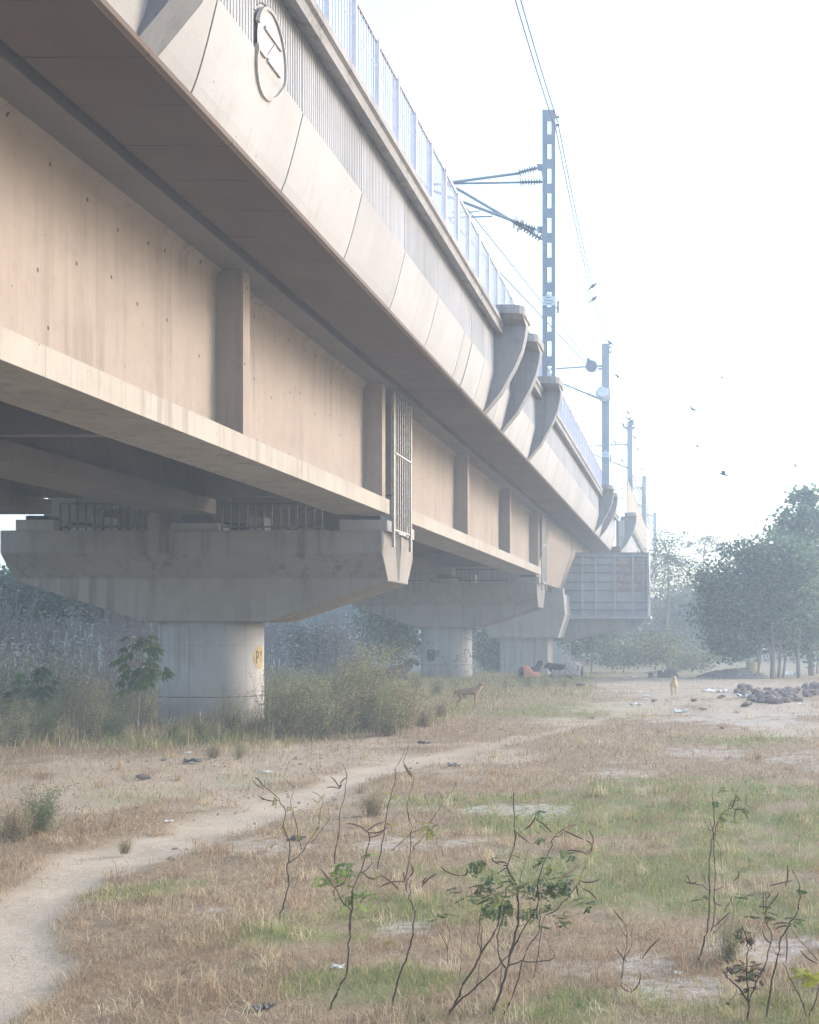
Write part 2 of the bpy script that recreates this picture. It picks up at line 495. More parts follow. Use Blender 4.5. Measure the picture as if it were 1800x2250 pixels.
def fin(par, y, dx=0, top=10.62, th=.42):
    pts = [(-5.33, 7.95), (-5.12, 8.2), (-4.86, 8.52), (-4.50, 9.17), (-4.32, 9.6), (-4.24, 9.95), (-4.2, 10.24), (-5.0, 10.24), (-5.1, 9.8), (-5.1, 9.05), (-5.30, 8.3)]
    b = MB(); b.prism([(x + dx, z) for x, z in pts], y, y + th)
    f = recalc(b.build('bracket_fin', m_fin, par))
    q = MB(); ya, yb = y - .62, y + .75
    out = [(-5.02, ya), (-4.45, ya), (-4.30, ya + .05), (-4.2, ya + .17), (-4.18, ya + .4), (-4.18, yb), (-5.02, yb)]
    q.prism([(x + dx, yy) for x, yy in out], 10.40, top, 'z')
    q.prism([(ya + .04, 10.395), (y, 10.245), (y + th, 10.245), (yb, 10.395)], -4.99 + dx, -4.22 + dx, 'x')
    recalc(q.build('ledge', m_coping, f))
    return f

def deck(par, y0, y1, dx, left=-17.85):
    b = MB()
    b.box(left + dx, -6.78 + dx, y0, y1, 7.9, 8.3)
    b.box(left + dx, left + .25 + dx, y0, y1, 8.3, 10.3)
    b.build('deck_slab', m_slab, par)
    b = MB()
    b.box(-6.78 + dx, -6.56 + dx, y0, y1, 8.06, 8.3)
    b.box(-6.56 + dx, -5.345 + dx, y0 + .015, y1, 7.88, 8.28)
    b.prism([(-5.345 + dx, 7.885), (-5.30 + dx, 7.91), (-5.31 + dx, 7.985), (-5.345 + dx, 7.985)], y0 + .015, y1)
    b.build('overhang_slab', m_soffit, par)
    b = MB(); b.box(-5.62 + dx, -5.46 + dx, y0, y1, 8.28, 10.1)
    b.build('parapet_wall', m_slab, par)

def span(y0, y1, gy0, gy1, label, ribs, dx=0, kind='I', rail=(None, None), panel=2.93, fins=(), emblem=None, pstart=None):
    t = thing('viaduct_span', (-11.5 + dx, (y0 + y1) / 2, 7.9), label, 'bridge span', 'spans of the railway viaduct')
    if kind == 'I':
        for i, (a, c) in enumerate(GX):
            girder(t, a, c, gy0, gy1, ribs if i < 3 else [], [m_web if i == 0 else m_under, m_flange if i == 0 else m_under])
        for r in ribs:
            for (a, c) in ((GX[1][1] + -.45, GX[0][0] + .45), (GX[2][1] - .45, GX[1][0] + .45)):
                b = MB(); b.box(a, c, r + .02, r + .28, 5.32, 7.88); b.build('diaphragm', m_under, t)
    else:
        b = MB(); b.prism([(-15.6 + dx, 4.85), (-7.62 + dx, 4.85), (-6.92 + dx, 6.9), (-6.90 + dx, 7.91), (-16.4 + dx, 7.91), (-16.4 + dx, 6.9)], gy0, gy1)
        recalc(b.build('box_girder', m_web, t))
    deck(t, y0, y1, dx)
    ps = y0 if pstart is None else pstart
    edges = [y0]; y = ps
    while y < y1 - .5:
        if y > y0 + .5: edges.append(y)
        y += panel
    edges.append(y1)
    fine = y0 > 60
    for a, c in zip(edges[:-1], edges[1:]):
        fascia(t, a, c, dx, emblem is not None and a < emblem < c, fine)
        coping(t, a, c, dx)
    if rail[0] is not None: railing(t, rail[0], rail[1], dx)
    for f in fins: fin(t, f, dx)
    return t

s1 = span(-.8, 28.8, -.6, 28.7, 'nearest viaduct span, overhead at left, its pale parapet carrying the round emblem', [.7, 9.95, 19.3, 28.1], rail=(-.8, 28.8), fins=[2.2, 5.2, 11.9], emblem=14.9, pstart=-1.45)
s2 = span(28.85, 58.5, 30.75, 58.4, 'second viaduct span, with three curved brackets under the tall near mast', [30.9, 39.05, 48.4, 57.7], rail=(28.85, 58.5), fins=[32.1, 35.1, 40.9], pstart=27.7)
s3 = span(58.55, 73.6, 60.9, 73.4, 'third short viaduct span, smooth sloping girder between the second and third piers', [], kind='B', rail=(58.55, 73.6), fins=[70.4], pstart=57)
s4 = span(73.65, 86.0, 73.7, 85.9, 'viaduct span passing behind the steel formwork box', [], kind='B', rail=(73.65, 85), fins=[74.3], pstart=71.6)
s5 = span(86.05, 116, 86.1, 115.9, 'far viaduct span carrying the tall hoarding with barbed arms', [], dx=.65, kind='B', fins=[86.3])
s6 = span(116.05, 146, 116.1, 145.9, 'farthest visible viaduct span, beyond the hoarding', [], dx=.65, kind='B')
s7 = span(146.05, 172, 146.1, 171.9, 'last stretch of viaduct fading into the haze under the last masts', [], dx=.75, kind='B')

# emblem in relief on the parapet: ring with two bars and a slanting stroke
def on_fascia(y, z, d):
    # outward offset d from the panel face
    return (curve_x(min(z, 9.03)) + d, y, z)
def xs_face(z): return curve_x(min(z, 9.03)) + .004 + (.012 if z > 9.0 else 0)
cy, cz, R = 14.85, 9.19, .50
em = MB(); V = []; nr = 16
for i in range(nr + 1):
    z = cz - R + 2 * R * i / nr; hw_ = math.sqrt(max(0, R * R - (z - cz) ** 2)) * .985
    V += [(xs_face(z) + .002, cy - hw_, z), (xs_face(z) + .002, cy + hw_, z)]
em.add(V, np.array([(2 * i, 2 * i + 1, 2 * i + 3, 2 * i + 2) for i in range(nr)]), None, True)
e = em.build('emblem', m_fascia, s1); tag(e, 'raised round emblem with two bars and a slanting stroke')
def strip(em, pts, wd, d1=.028):
    for (ya, za), (yb, zb) in zip(pts[:-1], pts[1:]):
        dv = Vector((yb - ya, zb - za)); n = Vector((-dv.y, dv.x)).normalized() * wd / 2; e_ = dv.normalized() * wd * .1
        q = [(ya + n.x - e_.x, za + n.y - e_.y), (yb + n.x + e_.x, zb + n.y + e_.y), (yb - n.x + e_.x, zb - n.y + e_.y), (ya - n.x - e_.x, za - n.y - e_.y)]
        V = [(xs_face(c_) - .02, a, c_) for a, c_ in q] + [(xs_face(c_) + d1, a, c_) for a, c_ in q]
        em.add(V, np.array([(0, 1, 2, 3), (7, 6, 5, 4), (0, 4, 5, 1), (1, 5, 6, 2), (2, 6, 7, 3), (3, 7, 4, 0)]), None, False)
def arc(a0, a1, n=24): return [(cy + R * math.cos(math.radians(a)), cz + R * math.sin(math.radians(a))) for a in np.linspace(a0, a1, n)]
m_relief = concrete('relief_concrete', (.66, .63, .58), (.50, .48, .44), stain=(.18, .16, .13), streak=.4)
em = MB(); strip(em, arc(-168, 160, 50), .042); recalc(em.build('emblem_ring', m_relief, e))
for pts in ([(cy - .26, cz + .20), (cy + .30, cz + .20)], [(cy - .49, cz - .14), (cy - .24, cz - .14)], [(cy - .17, cz - .14), (cy + .27, cz - .14)]):
    em = MB(); strip(em, pts, .042); recalc(em.build('emblem_bar', m_relief, e))
em = MB(); strip(em, [(cy - .18, cz - .12), (cy + .10, cz + .15)], .045, .018); recalc(em.build('emblem_stroke', m_fascia, e))

# ------------------------------------------------------------------ PIERS
def rounded(cx, cy, hx, hy, r, k=7):
    pts = []
    for sx, sy, a0 in ((1, 1, 0), (-1, 1, 90), (-1, -1, 180), (1, -1, 270)):
        for i in range(k + 1):
            a = math.radians(a0 + 90 * i / k)
            pts.append((cx + sx * (hx - r) + r * math.cos(a), cy + sy * (hy - r) + r * math.sin(a)))
    return pts
def pier(y0, label):
    t = thing('pier', (-11.4, y0 + 1.6, 0), label, 'bridge pier', 'piers of the viaduct')
    b = MB()
    X0, X1 = -16.05, -7.12
    # cap: side profile (y,z) lofted along x: wide head, chamfer, narrower stem; the stem tapers up to both ends
    r = .55
    yf, yb = y0, y0 + 3.2
    head = [(yf, 4.60), (yf, 4.07), (yf + r, 3.50)]
    xs_ = [X0, -12.95, -10.0, X1]; zb = [3.46, 2.47, 2.47, 3.44]
    V = []; 
    for x, z in zip(xs_, zb):
        V += [(x, yf, 4.60), (x, yf, 4.07), (x, yf + r, 3.50), (x, yf + r, z), (x, yb - r, z), (x, yb - r, 3.50), (x, yb, 4.07), (x, yb, 4.60)]
    Fs = [tuple(range(8)), tuple(24 + i for i in range(7, -1, -1))]
    for s_ in range(3):
        for i in range(8):
            a = s_ * 8 + i; c = s_ * 8 + (i + 1) % 8
            Fs.append((a, c, c + 8, a + 8))
    b.add(V, Fs, None, False)
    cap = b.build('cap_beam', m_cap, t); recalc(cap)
    bv = cap.modifiers.new('soft_edges', 'BEVEL'); bv.width = .03; bv.segments = 2; bv.limit_method = 'ANGLE'
    q = MB(); q.smooth = False
    q.prism(rounded(-11.72, y0 + 1.6, 1.22, .95, .90, 14), -.9, 2.468, 'z')
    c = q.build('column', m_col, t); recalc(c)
    c.data.polygons.foreach_set('use_smooth', [len(p_.vertices) == 4 for p_ in c.data.polygons])
    e = MB(); e.prism(rounded(-11.72, y0 + 1.6, 1.223, .953, .903, 14), .655, .672, 'z'); e.build('pour_joint', m_black, c)
    e = MB(); e.box(-11.90, -11.885, y0 + .645, y0 + .66, -.3, 2.46); e.build('pour_seam', m_cap, c)
    for a, d, zt in ((-15.75, -14.85, 4.86), (-12.1, -11.0, 4.78), (-8.15, -7.04, 4.86)):
        for yy in (y0 + .12, y0 + 2.2):
            q = MB(); q.box(a, d, yy, yy + .8, 4.6, zt); pd = q.build('pedestal', m_white, t)
            q = MB()
            for k in range(4): q.box(a + .18, d - .18, yy + .1, yy + .7, zt + k * (4.97 - zt) / 4, zt + (k + .8) * (4.97 - zt) / 4)
            q.box(a + .22, d - .22, yy + .12, yy + .68, zt, 4.968)
            q.build('bearing', m_rubber, pd)
    for a, d in ((-14.75, -12.55), (-10.95, -8.6)):
        q = MB()
        q.box(a, d, y0 + .20, y0 + .25, 4.68, 4.73); q.box(a, d, y0 + .20, y0 + .25, 5.22, 5.27)
        n = int((d - a) / .19)
        for i in range(n + 1):
            x = a + (d - a) * i / n; q.box(x - .018, x + .018, y0 + .205, y0 + .245, 4.6, 5.25)
        q.build('bearing_grille', m_grille, t)
        q = MB(); q.box(a + .4, a + .75, y0 + .9, y0 + 1.5, 4.6, 5.0); q.build('stopper_block', m_white, t)
    # drain box on the front of the cap
    q = MB(); q.box(-12.53, -12.32, y0 - .16, y0 - .002, 4.12, 5.0); q.prism([(y0 - .16, 4.12), (y0 - .002, 4.12), (y0 - .002, 3.98), (y0 - .1, 3.98)], -12.51, -12.34, 'x'); q.build('drain_box', m_cap, t)
    # side grille closing the gap between two girders
    X = -6.93
    g = MB()
    for yy in (y0 + .12, y0 + 1.88):
        g.box(X, X + .06, yy, yy + .11, 4.22, 7.86)
    g.box(X + .01, X + .04, y0 + .2, y0 + 1.9, 4.62, 4.66)
    g.box(X + .045, X + .075, y0 + .2, y0 + 1.9, 6.42, 6.46)
    for i in range(7):
        yy = y0 + .36 + i * .23; g.tube([(X + .03, yy, 4.6), (X + .03, yy, 7.86)], .022, 6)
    gg = g.build('side_grille', m_galv, t)
    g = MB(); g.box(X - .02, X + .075, y0 + .55, y0 + 1.3, 4.55, 4.61); g.build('tie_plate', m_white, gg)
    return t, cap, c
p1, cap1, col1 = pier(28.7, 'nearest pier, broad hammerhead cap and column with a yellow painted oval')
p2, cap2, col2 = pier(58.3, 'second pier, its column scrawled with black graffiti behind the brown dog')
# stain down the end of the near cap
q = MB()
q.prism([(29.9, 4.6), (30.6, 4.6), (30.5, 4.05), (30.4, 3.5), (30.25, 3.5), (30.1, 4.05)], -7.118, -7.1165, 'x'); q.build('run_off_stain', plain('run_off_stain', (.13, .12, .11), .9, 0, .4, 6), p1)
# yellow oval with black lettering, painted on the right-hand rounded side of the near column
def col_surf(s, y0, off):
    # walk round the right front corner of the column: s metres along from the front face's right end
    cx, cyy, hx, hy, r = -11.72, y0 + 1.6, 1.22, .95, .90
    L = r * math.pi / 2
    if s < 0: return Vector((cx + hx - r + s, cyy - hy - off, 0))
    if s < L:
        a = -math.pi / 2 + s / r
        return Vector((cx + hx - r + (r + off) * math.cos(a), cyy - hy + r + (r + off) * math.sin(a), 0))
    return Vector((cx + hx + off, cyy - hy + r + s - L, 0))
def patch(name, outline, y0, off, mat, par, s0, z0):
    b = MB()
    us = np.array(outline); 
    lo, hi = us[:, 0].min(), us[:, 0].max(); n = 24
    rows = []
    for i in range(n + 1):
        u = lo + (hi - lo) * (i + .001) / (n + .002)
        zs = []
        for (a, c), (d, e_) in zip(outline, outline[1:] + outline[:1]):
            if (a - u) * (d - u) <= 0 and a != d: zs.append(c + (e_ - c) * (u - a) / (d - a))
        if len(zs) < 2: continue
        p_ = col_surf(s0 + u, y0, off); rows.append([(p_.x, p_.y, z0 + min(zs)), (p_.x, p_.y, z0 + max(zs))])
    V = [x for r_ in rows for x in r_]
    b.add(V, np.array([(2 * i, 2 * i + 2, 2 * i + 3, 2 * i + 1) for i in range(len(rows) - 1)]))
    return b.build(name, mat, par)
oval = [(.27 * math.cos(a), .29 * math.sin(a)) for a in np.linspace(0, 2 * math.pi, 33)[:-1]]
ov = patch('painted_oval', oval, 28.7, .003, m_yellow, col1, 1.33, 1.60)
def stroke(a, c, wd, nm='letter_stroke'):
    dv = Vector((c[0] - a[0], c[1] - a[1])); n_ = Vector((-dv.y, dv.x)).normalized() * wd / 2
    o = [(a[0] + n_.x, a[1] + n_.y), (c[0] + n_.x + 1e-4, c[1] + n_.y), (c[0] - n_.x + 1e-4, c[1] - n_.y), (a[0] - n_.x, a[1] - n_.y)]
    return o
letters = [((-.14, .17), (-.139, -.15)), ((-.14, .16), (-.05, .12)), ((-.05, .12), (-.05, .02)), ((-.05, .02), (-.14, -.01)), ((.03, .17), (.085, .03)), ((.14, .17), (.085, .03)), ((.085, .03), (.086, -.13))]
lm_ = MB()
for a, c_ in letters:
    n = 5
    for i in range(n):
        u0 = a[0] + (c_[0] - a[0]) * i / n; u1 = a[0] + (c_[0] - a[0]) * (i + 1) / n
        z0 = a[1] + (c_[1] - a[1]) * i / n; z1 = a[1] + (c_[1] - a[1]) * (i + 1) / n
        dv = Vector((u1 - u0, z1 - z0)).normalized(); nn = Vector((-dv.y, dv.x)) * .017
        V = []
        for (u, z) in ((u0 + nn.x, z0 + nn.y), (u1 + nn.x, z1 + nn.y), (u1 - nn.x, z1 - nn.y), (u0 - nn.x, z0 - nn.y)):
            p_ = col_surf(1.33 + u, 28.7, .006); V.append((p_.x, p_.y, 1.60 + z))
        lm_.add(V, np.array([(0, 1, 2, 3)]))
lm_.build('lettering', m_black, ov)

# graffiti on the second pier: blob with pale spots and thin scrawls
yf2 = 58.3 + .65 - .004
g = MB()
def px2(px, py): x, y, z = P(px, py, yf2); return x, z
def zpx(zx, zy): return px2(920 + zx / 12.32, 1380 + zy / 12.32)
def surf_y(x):
    d = max(0.0, abs(x + 11.72) - .32); return 58.3 + 1.6 - .05 - math.sqrt(max(.01, .9 ** 2 - d * d)) - .008
def flat(b, pts, off=0.0):
    xs2 = [p_[0] for p_ in pts]; lo, hi = min(xs2), max(xs2); n_ = 14 if hi - lo > .12 else 2; rows = []
    for i in range(n_ + 1):
        u = lo + (hi - lo) * (i + .002) / (n_ + .004); zs = []
        for (a, c), (d, e_) in zip(pts, pts[1:] + pts[:1]):
            if (a - u) * (d - u) <= 0 and a != d: zs.append(c + (e_ - c) * (u - a) / (d - a))
        if len(zs) > 1: rows += [(u, surf_y(u) - off, min(zs)), (u, surf_y(u) - off, max(zs))]
    if len(rows) >= 4: b.add(rows, np.array([(2 * i, 2 * i + 2, 2 * i + 3, 2 * i + 1) for i in range(len(rows) // 2 - 1)]))
blob = [zpx(*q_) for q_ in ((210, 680), (230, 610), (300, 575), (380, 580), (450, 615), (480, 660), (470, 730), (440, 790), (440, 850), (400, 890), (370, 895), (340, 885), (310, 895), (270, 920), (240, 870), (210, 820))]
flat(g, blob)
g.build('graffiti_blob', plain('graffiti_black', (.06, .06, .075), .9), col2)
g = MB()
for c_, rx, ry in (((320, 650), 34, 18), ((450, 680), 14, 26), ((335, 790), 24, 16)):
    flat(g, [zpx(c_[0] + rx * math.cos(a), c_[1] + ry * math.sin(a)) for a in np.linspace(0, 2 * math.pi, 11)[:-1]], .003)
g.build('graffiti_spots', m_col, col2)
g = MB(); flat(g, [zpx(530 + 48 * math.cos(a), 690 + 100 * math.sin(a)) for a in np.linspace(0, 2 * math.pi, 15)[:-1]], -.001)
g.build('graffiti_smudge', plain('graffiti_grey', (.22, .22, .24), .9), col2)
g = MB()
scr = [[(160, 370), (360, 365)], [(190, 370), (200, 430), (240, 400), (240, 470)], [(290, 380), (295, 470), (340, 410)], [(370, 365), (380, 470)],
       [(1030, 860), (1020, 740), (1080, 740), (1085, 800), (1030, 830), (1100, 900)], [(1120, 740), (1150, 700), (1200, 690), (1230, 740), (1180, 800), (1130, 790), (1120, 740)],
       [(1210, 690), (1220, 580), (1300, 580), (1310, 660), (1260, 690)], [(1250, 800), (1260, 900), (1180, 905), (1140, 870)], [(860, 860), (900, 900), (950, 860), (980, 930), (1020, 830)],
       [(980, 1078), (1070, 1050)], [(1220, 1150), (1210, 1200), (1245, 1220), (1290, 1150)], [(1330, 1040), (1370, 1060), (1340, 1110)], [(610, 770), (650, 760), (660, 800), (620, 800)], [(710, 650), (712, 720)],
       [(410, 190), (450, 170)], [(1200, 260), (1400, 350)], [(1330, 700), (1330, 800), (1390, 760)], [(690, 890), (720, 1000), (740, 900)]]
for s_ in scr:
    for a, c_ in zip(s_[:-1], s_[1:]):
        A = Vector(zpx(*a)); B = Vector(zpx(*c_)); d_ = (B - A); n_ = Vector((-d_.y, d_.x)).normalized() * .011; ee = d_.normalized() * .006
        flat(g, [tuple(A + n_ - ee), tuple(B + n_ + ee), tuple(B - n_ + ee), tuple(A - n_ - ee)], .001)
g.build('graffiti_scrawl', m_black, col2)

# third pier: deep tapered cap on a wide column
t3 = thing('pier', (-9.6, 73.4, -.2), 'third pier, trapezoid cap on a wide plain column near the covered cattle', 'bridge pier', 'piers of the viaduct')
b = MB(); b.prism([(-12.1, 4.5), (-12.1, 3.3), (-11.63, 1.93), (-7.57, 1.93), (-7.15, 3.3), (-7.25, 4.5)], 72.0, 75.6); recalc(b.build('cap_beam', m_col, t3))
b = MB(); b.prism(rounded(-9.6, 73.7, 1.43, 1.3, .12), -1.2, 1.928, 'z'); recalc(b.build('column', m_col, t3))
b = MB(); b.box(-7.95, -7.3, 72.3, 73.2, 4.5, 4.85); b.box(-11.6, -10.8, 72.3, 73.2, 4.5, 4.85); b.build('pedestal', m_white, t3)
p4 = copy_tree(p2); p4.location = (-10.8, 104.5, -.3); p4['label'] = 'fourth pier, faint in the haze behind the formwork box'
for ch in list(p4.children):
    if ch.name.startswith('column'):
        for g_ in list(ch.children): bpy.data.objects.remove(g_)

# ------------------------------------------------------------------ FORMWORK BOX
DB = 76.0
def fx(zx): return (1300 + zx / 5.67 - VX) * DB / F_PX
def fz(zy): return EYE + (VY - (1020 + zy / 5.67)) * DB / F_PX
fb = thing('formwork_box', (-5, DB + 1.7, 3.1), 'big grey and rusty steel formwork box jutting out beyond the viaduct', 'formwork')
b = MB(); b.box(fx(-345), fx(712), DB + .12, DB + 3.4, fz(1885), fz(1100)); b.build('shutter_box', m_form, fb)
b = MB()
for i, (a, c_) in enumerate(((300, 512), (530, 706))):
    for (z1, z0) in ((1170, 1255), (1262, 1350), (1358, 1462), (1472, 1572)):
        b.box(fx(a), fx(c_), DB + .08, DB + .121, fz(z0), fz(z1))
b.build('rusty_panels', m_rust, fb)
for zx in (-345, -120, 50, 285, 515, 650, 705):
    b = MB(); wdt = .11 if zx != 650 else .05
    b.box(fx(zx) - wdt / 2, fx(zx) + wdt / 2, DB - .06, DB + .12, fz(1885), fz(1110)); b.build('stiffener', m_form, fb)
b = MB()
for zy in (1105, 1160, 1255, 1352, 1467, 1576, 1720, 1815): b.box(fx(-345), fx(712), DB + .01, DB + .115, fz(zy) - .03, fz(zy) + .03)
b.build('waling', plain('waling_steel', (.22, .23, .26), .8), fb)
b = MB(); b.box(fx(-345), fx(735), DB - .12, DB + 3.6, fz(1925), fz(1886)); b.build('bottom_frame', m_form, fb)
b = MB(); b.tube([(fx(735), DB - .05, fz(2000)), (fx(712), DB - .05, fz(1250))], .04, 6); b.tube([(fx(700), DB - .1, fz(1280)), (fx(900), DB + 1, fz(1160))], .03, 6); b.build('scaffold_pipe', m_galv, fb)
b = MB(); b.prism([(-11.8, 2.6), (-11.8, 1.7), (-7.4, 1.7), (-2.9, 2.72), (-2.6, fz(1927)), (-11.8, fz(1927))], DB + .1, DB + 3.3); recalc(b.build('cross_beam', m_cap, fb))
b = MB(); b.prism(rounded(-10.0, DB + 1.8, 1.2, .9, .3), -1.4, 1.69, 'z'); recalc(b.build('column', m_col, fb))

# ------------------------------------------------------------------ HOARDING with barbed arms
hd = thing('hoarding_fence', (-4.15, 105, 10.37), 'tall brownish sheet hoarding topped by slanting barbed arms on the far parapet', 'fence')
b = MB(); y = 85.2
while y < 126:
    b.box(-4.16 + random.uniform(-.01, .01), -4.12, y, y + .55, 10.37, 12.88 + random.uniform(-.05, .05)); y += .58
b.build('sheet_panels', m_sheet, hd)
y = 85.4; k = 0
while y < 126:
    b = MB(); b.tube([(-4.14, y, 12.7), (-3.8, y + .1, 13.05), (-3.42, y + .2, 13.55)], .026, 4)
    b.tube([(-4.17, y, 12.7), (-4.8 + .1, y + .1, 13.5)], .02, 4) if k % 2 == 0 else None
    b.build('slanting_arm', m_grille, hd); y += 1.5; k += 1
b = MB()
for (x, z) in ((-3.5, 13.4), (-3.7, 13.15), (-3.9, 12.95)):
    b.tube([(x, 85.4 + i * 1.5, z + .03 * math.sin(i * 2.1)) for i in range(28)], .012, 4)
for j in range(2):
    b.tube([(-3.62 + .18 * math.cos(i * 1.1) - j * .3, 85.4 + i * .24, 13.25 + .18 * math.sin(i * 1.1) - j * .2) for i in range(168)], .009, 3)
b.build('barbed_wire', m_grille, hd)
b = MB()
for z in (10.9, 11.5, 12.2): b.tube([(-4.75, 85, z), (-4.2, 85.1, z)], .02, 5)
for x in (-4.75, -4.45): b.tube([(x, 85.05, 10.4), (x, 85.05, 12.3)], .02, 5)
b.build('end_handrail', m_rail, hd)

# ------------------------------------------------------------------ CATENARY MASTS
def insulator(b, a, d, n=7, r=.13, disc=.24):
    a = Vector(a); d = Vector(d); t = (d - a)
    L = t.length; prof = [(0, .03)]
    for i in range(n):
        u = L * (.12 + .76 * i / (n - 1)); prof += [(u - .03, .04), (u - .005, r), (u + .005, r), (u + .03, .04)]
    prof.append((L, .03)); b.lathe(a, t, prof, 10)
    if disc: b.lathe(a, t, [(L * .02, .0), (L * .02, disc), (L * .03, disc), (L * .03, 0)], 14)
def mast(loc, top, label, detailed=True, double=False):
    x, y, z = loc
    t = thing('catenary_mast', loc, label, 'mast', 'overhead line masts on the viaduct')
    hw, hd_ = .205, .16
    b = MB()
    # two channels tied by batten plates front and back
    for sx in (-1, 1):
        b.box(x + sx * hw - .012, x + sx * hw + .012, y - hd_, y + hd_, z, top)
        for sy in (-1, 1):
            b.box(x + sx * hw - sx * .115 if sx > 0 else x + sx * hw, x + sx * hw if sx > 0 else x + sx * hw + .115, y + sy * hd_ - .008, y + sy * hd_ + .008, z, top)
    H = top - z; n = 11 if detailed else 8; pt = H / n
    for i in range(n):
        zz = top - i * pt
        for sy in (-1, 1):
            b.box(x - hw + .01, x + hw - .01, y + sy * (hd_ + .010) - .007, y + sy * (hd_ + .010) + .007, zz - ((.33 if sy < 0 else .2) if detailed else pt) * (1.2 if i == 0 and detailed else 1), zz - (.06 if sy > 0 and detailed else 0))
            if detailed:
                w0 = zz - .33; w1 = zz - pt
                for k in range(9):
                    a = w0 - (w0 - w1) * k / 9; c_ = w0 - (w0 - w1) * (k + 1) / 9
                    b.add([(x - .09, y + sy * hd_ * .5, a), (x - .078, y + sy * hd_ * .5, a), (x + .09, y + sy * hd_ * .5, c_), (x + .078, y + sy * hd_ * .5, c_)], np.array([(0, 1, 2, 3)]))
                    b.add([(x + .09, y + sy * hd_ * .5, a), (x + .078, y + sy * hd_ * .5, a), (x - .09, y + sy * hd_ * .5, c_), (x - .078, y + sy * hd_ * .5, c_)], np.array([(0, 1, 2, 3)]))
    b.box(x - .3, x + .3, y - .25, y + .25, z, z + .04)
    b.build('post', m_steel, t)
    if double:
        c_ = MB(); yy = y
        for zz in (17.75, 15.66):
            c_.box(x - .40, x - .24, yy - .07, yy + .07, zz - .02, zz + .16)
            c_.prism([(x - .36, zz + .1), (x - .28, zz + .1), (x - .2, zz - .5), (x - .2, zz - .3), (x - .26, zz - .1)], yy - .04, yy + .04)
        c_.tube([(x - 1.0, yy, 17.62), (x - 3.15, yy, 17.33), (x - 4.0, yy, 17.22)], .05, 8)
        c_.tube([(x - .95, yy + .1, 17.35), (x - 3.15, yy + .1, 17.31), (x - 4.0, yy, 17.22)], .038, 8)
        c_.tube([(x - 1.0, yy + .1, 15.90), (x - 3.04, yy + .1, 17.1), (x - 3.5, yy + .1, 17.3)], .052, 8)
        c_.tube([(x - 1.15, yy, 16.0), (x - 2.8, yy, 16.62), (x - 4.2, yy, 17.15)], .052, 8)
        c_.tube([(x - 1.9, yy, 16.3), (x - 1.93, yy, 16.17), (x - 2.05, yy, 16.17), (x - 3.6, yy, 16.12)], .03, 6)
        c_.tube([(x - 2.3, yy, 16.44), (x - 2.38, yy, 16.33), (x - 3.3, yy, 16.30)], .022, 6)
        arm = c_.build('cantilever_arm', m_steel, t)
        for a_, d_ in (((x - 1.05, yy, 17.63), (x - .40, yy, 17.80)), ((x - .98, yy + .1, 17.35), (x - .24, yy + .1, 17.37)), ((x - 1.15, yy, 16.0), (x - .42, yy, 15.72)), ((x - 1.0, yy + .1, 15.90), (x - .24, yy + .1, 15.42))):
            i_ = MB(); insulator(i_, a_, d_); i_.build('insulator', m_porc, arm)
    for k in range(0 if double else 1):
        yy = y - .1 + k * .5; dz = 0 if k == 0 else -.12
        c_ = MB()
        c_.box(x - .45, x - .2, yy - .05, yy + .05, 17.35 + dz, 17.45 + dz)
        c_.box(x - .48, x - .2, yy - .05, yy + .05, 17.5 + dz, 17.62 + dz)
        c_.box(x - .34, x - .2, yy - .05, yy + .05, 15.56 + dz, 15.74 + dz)
        c_.tube([(x - 1.5, yy, 17.5 + dz), (x - 3.95, yy, 17.35 + dz), (x - 5.2, yy, 17.3)], .05, 8)
        if double or detailed: c_.tube([(x - 1.2, yy, 17.28 + dz), (x - 3.95, yy, 17.18 + dz)], .035, 8)
        c_.tube([(x - 1.0, yy, 15.95 + dz), (x - 3.95, yy, 17.15 + dz)], .05, 8) if not k else c_.tube([(x - 1.35, yy, 16.1), (x - 4.2, yy, 17.7 - .5)], .05, 8)
        c_.tube([(x - 2.2, yy, 16.32 + dz), (x - 3.9, yy, 16.30 + dz)], .03, 6)
        c_.tube([(x - 2.2, yy, 16.32 + dz), (x - 2.15, yy, 16.45 + dz), (x - 2.1, yy, 16.62 + dz)], .02, 6)
        c_.tube([(x - 3.95, yy, 17.2 + dz), (x - 4.05, yy, 17.2 + dz), (x - 4.1, yy, 16.4 + dz)], .02, 6)
        arm = c_.build('cantilever_arm', m_steel, t)
        il = [((x - 1.5, yy, 17.5 + dz), (x - .45, yy, 17.56 + dz)), ((x - 1.0, yy, 15.95 + dz), (x - .3, yy, 15.66 + dz))]
        if detailed: il.append(((x - 1.25, yy, 17.28 + dz), (x - .3, yy, 17.3 + dz)))
        if k: il.append(((x - 1.3, yy, 16.08), (x - .3, yy, 15.65)))
        for a_, d_ in il:
            i_ = MB(); insulator(i_, a_, d_); i_.build('insulator', m_porc, arm)
    q = MB(); q.box(x - .21, x + .21, y - hd_ - .06, y - hd_ - .03, top - 6.55, top - 6.25)
    q.box(x - .07, x + .07, y - hd_ - .062, y - hd_ - .031, top - 6.25, top - 6.18)
    pl = q.build('number_plate', m_plate, t)
    q = MB()
    for zz, w_ in ((6.29, .07), (6.39, .14), (6.48, .1)): q.box(x - w_, x + w_, y - hd_ - .064, y - hd_ - .0605, top - zz - .012, top - zz + .012)
    q.build('plate_marks', m_steel, pl)
    q = MB(); q.box(x + .25, x + .33, y - .02, y + .02, top - 6.75, top - 6.35); q.box(x + .2, x + .27, y - .01, y + .01, top - 6.6, top - 6.56); q.build('side_plate', m_galv, t)
    q = MB()
    for dz in (.18, .45): q.lathe((x + .2, y, top - dz), (1, 0, 0), [(0, .02), (.02, .05), (.06, .05), (.08, .03), (.12, .045), (.14, .02)], 8)
    q.build('wire_clamp', m_dark, t)
    return t
